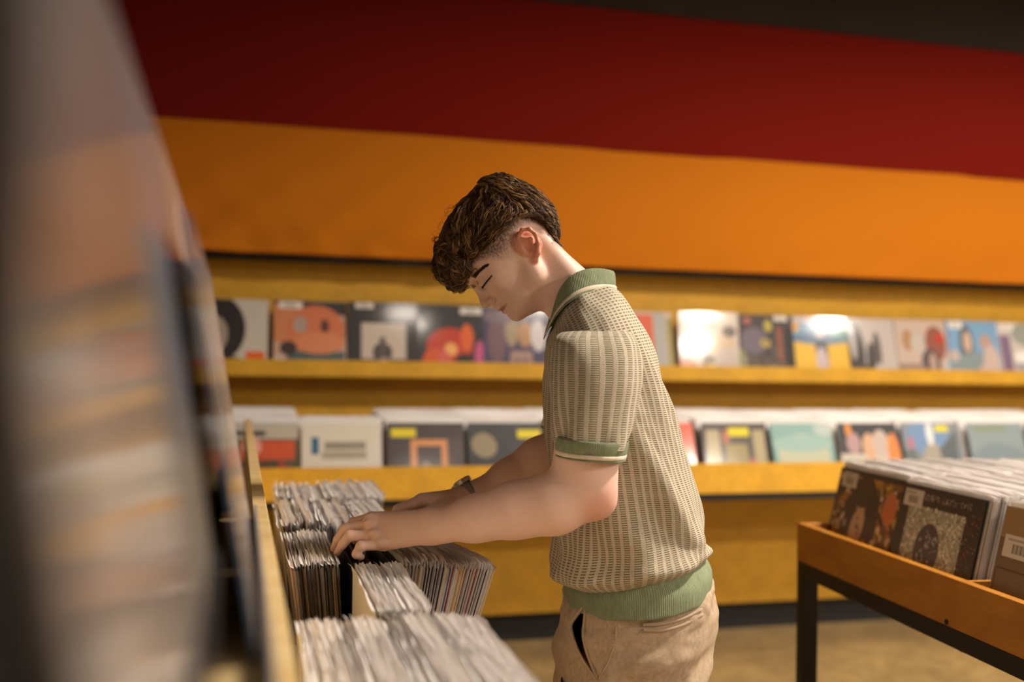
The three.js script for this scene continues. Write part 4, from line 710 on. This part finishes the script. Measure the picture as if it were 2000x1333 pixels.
part('hem_band', toRoom(loft(hemRings, 120, 5, { uvU: 16, uvV: 8, off: (th, s) => .003 * pn(th, 2.6, s * 2, 9) })), sageMat, man, 'sage green ribbed waistband of the shirt');
// near sleeve
const slv = [
  [1128, 640, 1196, 624, .018, 1.80, 2], [1098, 648, 1226, 640, .044, 1.775, 2.1], [1080, 664, 1243, 666, .060, 1.75, 2.2], [1075, 695, 1252, 700, .068, 1.735, 2.2], [1075, 745, 1250, 750, .070, 1.722, 2.2], [1078, 800, 1240, 806, .068, 1.712, 2.2], [1082, 840, 1231, 850, .066, 1.705, 2.2], [1084, 866, 1225, 876, .065, 1.70, 2.2]];
part('sleeve', toRoom(loft(slv, 130, 9, { uvU: 24, uvV: RUNGV, off: (th, s) => .005 * pn(th, 2.2, s * 4, 12) * sstep(0, .3, s) + .0035 * Math.sin(th * 5 + s * 9) * s })), knitMat, man);
const cuffR = (a, b, g) => [[lerp(1084, 1083, a) + 2, lerp(856, 890, a), lerp(1227, 1221, a) - 2, lerp(866, 900, a), lerp(.066, .064, a) - .002, 1.70, 2.2], [lerp(1084, 1083, a), lerp(856, 890, a) + 1, lerp(1227, 1221, a), lerp(866, 900, a) + 1, lerp(.066, .064, a) + g, 1.70, 2.2], [lerp(1084, 1083, b), lerp(856, 890, b) - 1, lerp(1227, 1221, b), lerp(866, 900, b) - 1, lerp(.066, .064, b) + g, 1.70, 2.2], [lerp(1084, 1083, b) + 4, lerp(856, 890, b), lerp(1227, 1221, b) - 4, lerp(866, 900, b), lerp(.066, .064, b) - .004, 1.70, 2.2]];
part('sleeve_cuff', toRoom(loft(cuffR(-.1, .62, .006), 90, 3, { uvU: 8, uvV: 8 })), sageMat, man, 'sage cuff band');
part('cuff_stripe', toRoom(loft(cuffR(.60, .88, .0075), 90, 3)), creamMat, man, 'cream stripe on the cuff');
part('sleeve_cuff', toRoom(loft(cuffR(.86, 1.0, .0065), 90, 3, { uvU: 8, uvV: 8 })), sageMat, man, 'sage edge of the cuff');
// far sleeve
const slf = [[1130, 650, 1196, 640, .018, 2.00, 2], [1090, 670, 1235, 670, .055, 2.05, 2.1], [1078, 720, 1230, 720, .066, 2.08, 2.2], [1066, 780, 1215, 800, .066, 2.09, 2.2], [1061, 815, 1190, 850, .064, 2.09, 2.2]];
part('sleeve', toRoom(loft(slf, 70, 7, { uvU: 22, uvV: RUNGV })), knitMat, man);
const slf2 = (a, b, g) => { const r = (t, q) => [lerp(1066, 1058, t) - q, lerp(803, 836, t), lerp(1198, 1180, t) + q, lerp(832, 872, t), .064 + q / 1000, 2.09, 2.2]; return [r(a, g - 3), r(a + .03, g), r(b - .03, g), r(b, g - 3)]; };
part('sleeve_cuff', toRoom(loft(slf2(0, .55, 2), 60, 3, { uvU: 8, uvV: 8 })), sageMat, man);
part('cuff_stripe', toRoom(loft(slf2(.53, .82, 3), 60, 3)), creamMat, man);
part('sleeve_cuff', toRoom(loft(slf2(.8, 1, 2), 60, 3, { uvU: 8, uvV: 8 })), sageMat, man);
// collar: stands round the neck and folds over
const colR = (a) => [lerp(1074, 1062, a), lerp(640, 664, a), lerp(1200, 1203, a), lerp(531, 570, a), lerp(.072, .092, a), 1.90, 2.0, lerp(.046, .032, a)];
const collar = (a, b, g) => { const q = (t, d) => { const r = colR(t); r[0] -= d; r[2] += d; r[4] += d / 1000; return r; }; return [q(a, g), q(lerp(a, b, .33), g + 1), q(lerp(a, b, .66), g + 1), q(b, g)]; };
part('collar', toRoom(loft([[1088, 664, 1186, 580, .064, 1.90, 2, .03], [1082, 648, 1194, 548, .064, 1.90, 2, .04], [1078, 638, 1197, 533, .068, 1.90, 2, .046], ...collar(.04, .74, 0)], 110, 4, { uvU: 10, uvV: 8 })), sageMat, man, 'sage green fold over collar');
part('collar_stripe', toRoom(loft(collar(.73, .90, .8), 110, 3)), creamMat, man, 'cream stripe round the collar');
part('collar', toRoom(loft(collar(.89, 1.02, 0), 110, 3, { uvU: 10, uvV: 8 })), sageMat, man, 'sage edge of the collar');
// trousers
const chino = noiseTexture(256, (u, v) => { const k = 1 + .10 * (tnB(u, v) - .5) + .09 * (tnC(u, v) - .5) + .04 * Math.sin((u + v) * 6.283 * 60), b = [174, 153, 128]; return b.map((x) => x * k); });
const pantsMat = phys({ map: scaled(chino, 5), roughness: .88, sheen: .15, sheenColor: new THREE.Color(0xd0b890), side: THREE.DoubleSide });
const folds = (th, s, p) =>   .008 * pn(th + s, 2.2, s * 7, 4) + .005 * Math.sin(th * 4 + s * 22) * Math.sin(s * 9) * .6 + .003 * pn(th, 5, s * 16, 8);
const hips = [[1120, 1140, 1368, 1105, .150, 1.90, 2.3], [1104, 1160, 1384, 1128, .168, 1.90, 2.4], [1096, 1190, 1391, 1165, .178, 1.90, 2.4], [1089, 1230, 1390, 1212, .184, 1.90, 2.4], [1085, 1280, 1378, 1268, .188, 1.90, 2.5], [1084, 1333, 1360, 1325, .190, 1.90, 2.6], [1088, 1400, 1350, 1390, .188, 1.90, 2.8], [1120, 1460, 1320, 1455, .150, 1.90, 2.6]];
const hipGeo = loft(hips, 300, 14, { uvU: 1.15, uvV: 1, off: (th, s, p) => folds(th, s, p) });
const hipPos = hipGeo.attributes.position.clone(), hipNor = hipGeo.attributes.normal.clone();
part('trousers', toRoom(hipGeo), pantsMat, man, 'loose beige chino trousers');
const legN = [[1096, 1330, 1338, 1325, .080, 1.805, 2.3], [1100, 1420, 1326, 1415, .088, 1.805, 2.3], [1118, 1560, 1312, 1560, .084, 1.805, 2.2], [1136, 1700, 1302, 1700, .078, 1.805, 2.1], [1150, 1850, 1302, 1850, .072, 1.80, 2.1], [1160, 2020, 1308, 2020, .068, 1.80, 2.1], [1160, 2100, 1304, 2105, .066, 1.80, 2.1]];
const legF = [[1100, 1330, 1345, 1325, .080, 1.995, 2.3], [1120, 1420, 1345, 1415, .088, 1.995, 2.3], [1150, 1560, 1340, 1560, .084, 2.0, 2.2], [1180, 1700, 1342, 1700, .078, 2.0, 2.1], [1200, 1850, 1350, 1850, .072, 2.0, 2.1], [1215, 1990, 1355, 1990, .066, 2.0, 2.1]];
for (const l of [legN, legF]) part('trouser_leg', toRoom(loft(l, 48, 6, { uvU: .55, uvV: 1, off: (th, s) => .006 * pn(th, 1.8, s * 8, 6) })), pantsMat, man);
// details on the trousers follow their surface: nearest point of the near side to a picture direction
const hipAt = (px, py, lift = .0015) => { let best = 1e9, bi = 0; for (let i = 0; i < hipPos.count; i++) { const z = hipPos.getZ(i); if (z < -1.9) continue; const X = 1000 - 2000 * hipPos.getX(i) / z, Y = 666.5 + 2000 * hipPos.getY(i) / z, q = (X - px) ** 2 + (Y - py) ** 2; if (q < best) { best = q; bi = i; } } const n = V(hipNor.getX(bi), hipNor.getY(bi), hipNor.getZ(bi)); if (n.z < 0) n.negate(); const d = -hipPos.getZ(bi); return c3(px, py, d).addScaledVector(n, lift); };
const stripMesh = (A1, A2, lift) => { const pos = [], idx = []; A1.forEach((p, i) => { const a = hipAt(...p, lift), b = hipAt(...A2[i], lift); pos.push(a.x, a.y, a.z, b.x, b.y, b.z); if (i) { const k = i * 2; idx.push(k - 2, k - 1, k + 1, k - 2, k + 1, k); } }); const g = new THREE.BufferGeometry(); g.setAttribute('position', new THREE.Float32BufferAttribute(pos, 3)); g.setAttribute('uv', new THREE.Float32BufferAttribute(new Float32Array(pos.length / 3 * 2), 2)); g.setIndex(idx); g.computeVertexNormals(); return g; };
// the gaping side pocket is a real opening with the pocket bag behind it
const pockL = [[1141, 1186], [1127, 1203], [1116, 1222], [1120, 1245], [1132, 1275], [1148, 1302], [1165, 1327]], pockR = [[1144, 1186], [1143, 1203], [1141, 1222], [1140, 1245], [1147, 1275], [1157, 1302], [1168, 1327]];
{
  const poly = [...pockL, ...pockR.slice().reverse()], inside = (x, y) => { let c = false; for (let a = 0, b = poly.length - 1; a < poly.length; b = a++) { const [xa, ya] = poly[a], [xb, yb] = poly[b]; if ((ya > y) !== (yb > y) && x < (xb - xa) * (y - ya) / (yb - ya) + xa) c = !c; } return c; };
  const ix = hipGeo.index.array, keep = []; for (let k = 0; k < ix.length; k += 3) { let x = 0, y = 0, z = 0; for (let m = 0; m < 3; m++) { x += hipPos.getX(ix[k + m]) / 3; y += hipPos.getY(ix[k + m]) / 3; z += hipPos.getZ(ix[k + m]) / 3; } if (z > -1.88 && inside(1000 - 2000 * x / z, 666.5 + 2000 * y / z)) continue; keep.push(ix[k], ix[k + 1], ix[k + 2]); }
  hipGeo.setIndex(keep);
}
const bagMat = std({ color: 0xa38a6c, roughness: .95, side: THREE.DoubleSide });
part('pocket_bag', toRoom(stripMesh(pockL.map(([x, y]) => [x - 14, y]), pockR.map(([x, y]) => [x + 16, y]), -.030)), bagMat, man, 'cotton lining inside the gaping side pocket');
part('pocket_edge', toRoom(mergeGeometries([tubeGeo(pockL.map((p) => hipAt(...p, .001)), .0036, .0030, 34, 6), tubeGeo(pockR.map((p) => hipAt(...p, .0005)), .0030, .0030, 34, 6)])), pantsMat, man);
part('back_pocket', toRoom(mergeGeometries([tubeGeo([[1256, 1222], [1290, 1220], [1330, 1210], [1371, 1190]].map((p) => hipAt(...p, .002)), .0032, .0030, 24, 6), tubeGeo([[1257, 1232], [1292, 1232], [1332, 1222], [1373, 1200]].map((p) => hipAt(...p, .0015)), .0030, .0030, 24, 6)])), pantsMat, man, 'welt back pocket');
part('side_seam', toRoom(mergeGeometries([tubeGeo([[1200, 1196], [1203, 1240], [1190, 1290], [1168, 1330]].map((p) => hipAt(...p, .001)), .0016, .0016, 24, 5), ...Array.from({ length: 9 }, (_, i) => tubeGeo([hipAt(1194, 1200 + i * 7, .001), hipAt(1207, 1200 + i * 7, .001)], .0009, .0009, 3, 4))])), pantsMat, man);
// shoes
const shoeMat = std({ color: 0xd8d2c8, roughness: .7 }), soleMat = std({ color: 0xefeae0, roughness: .8 });
for (const [px, py, d] of [[1215, 2060, 1.80], [1268, 2030, 2.0]]) {
  const w = c3(px, py, d).applyMatrix4(CM), s = new THREE.Shape(); s.moveTo(-.17, 0); s.bezierCurveTo(-.19, .03, -.17, .055, -.13, .06); s.lineTo(-.04, .085); s.quadraticCurveTo(-.02, .11, .0, .112); s.lineTo(.085, .115); s.quadraticCurveTo(.11, .08, .105, 0); s.lineTo(-.17, 0);
  const g = new THREE.ExtrudeGeometry(s, { depth: .06, bevelEnabled: true, bevelSize: .018, bevelThickness: .018, bevelSegments: 4 }); g.translate(0, .042, -.03); g.rotateY(-rad(14)); g.translate(w.x - BASE.x - .01, 0, w.z - BASE.z);
  part('shoe', g, shoeMat, man);
  const so = new RoundedBoxGeometry(.315, .026, .102, 2, .012); so.translate(-.035, .0135, 0); so.rotateY(-rad(14)); so.translate(w.x - BASE.x - .01, 0, w.z - BASE.z); part('shoe_sole', so, soleMat, man);
}
// watch on the far wrist
{
  const wc = c3(918, 968, 2.018), ax = c3(990, 929, 2.04).sub(c3(928, 967, 2.02)).normalize(), up = V(-.45, .85, -.22); up.addScaledVector(ax, -up.dot(ax)).normalize(); const side = new THREE.Vector3().crossVectors(ax, up);
  const mt = new THREE.Matrix4().makeBasis(ax, up, side).setPosition(wc);
  const w = thing('wrist_watch', 'silver wrist watch with grey strap on the man\'s far wrist', 'watch', roomPoint(wc).add(BASE).toArray());
  const place = (g) => { g.applyMatrix4(mt).applyMatrix4(CM); g.translate(-w.position.x, -w.position.y, -w.position.z); return g; };
  const caseMat = std({ color: 0xcfcac4, roughness: .3, metalness: .7 }), strapMat = std({ color: 0x8f8b86, roughness: .7 }), glassMat = phys({ color: 0x08080a, roughness: .1, clearcoat: 1 });
  const c = new THREE.CylinderGeometry(.020, .0195, .008, 40); c.translate(0, .0295, 0); part('case', place(c), caseMat, w);
  const f = new THREE.CylinderGeometry(.0178, .0182, .0016, 36); f.translate(0, .0343, 0); part('glass', place(f), glassMat, w, 'black watch glass');
  const b = new THREE.CylinderGeometry(.0175, .016, .004, 30); b.translate(0, .0245, 0); part('case_back', place(b), glassMat, w);
  const cr = new THREE.CylinderGeometry(.0025, .0025, .004, 10); cr.rotateZ(Math.PI / 2); cr.translate(-.0215, .0295, 0); part('crown', place(cr), caseMat, w);
  const st = new THREE.TorusGeometry(.0268, .0022, 8, 48); st.rotateY(Math.PI / 2); st.scale(4.4, 1, 1); part('strap', place(st), strapMat, w);
}
renderer.render(scene, camera);
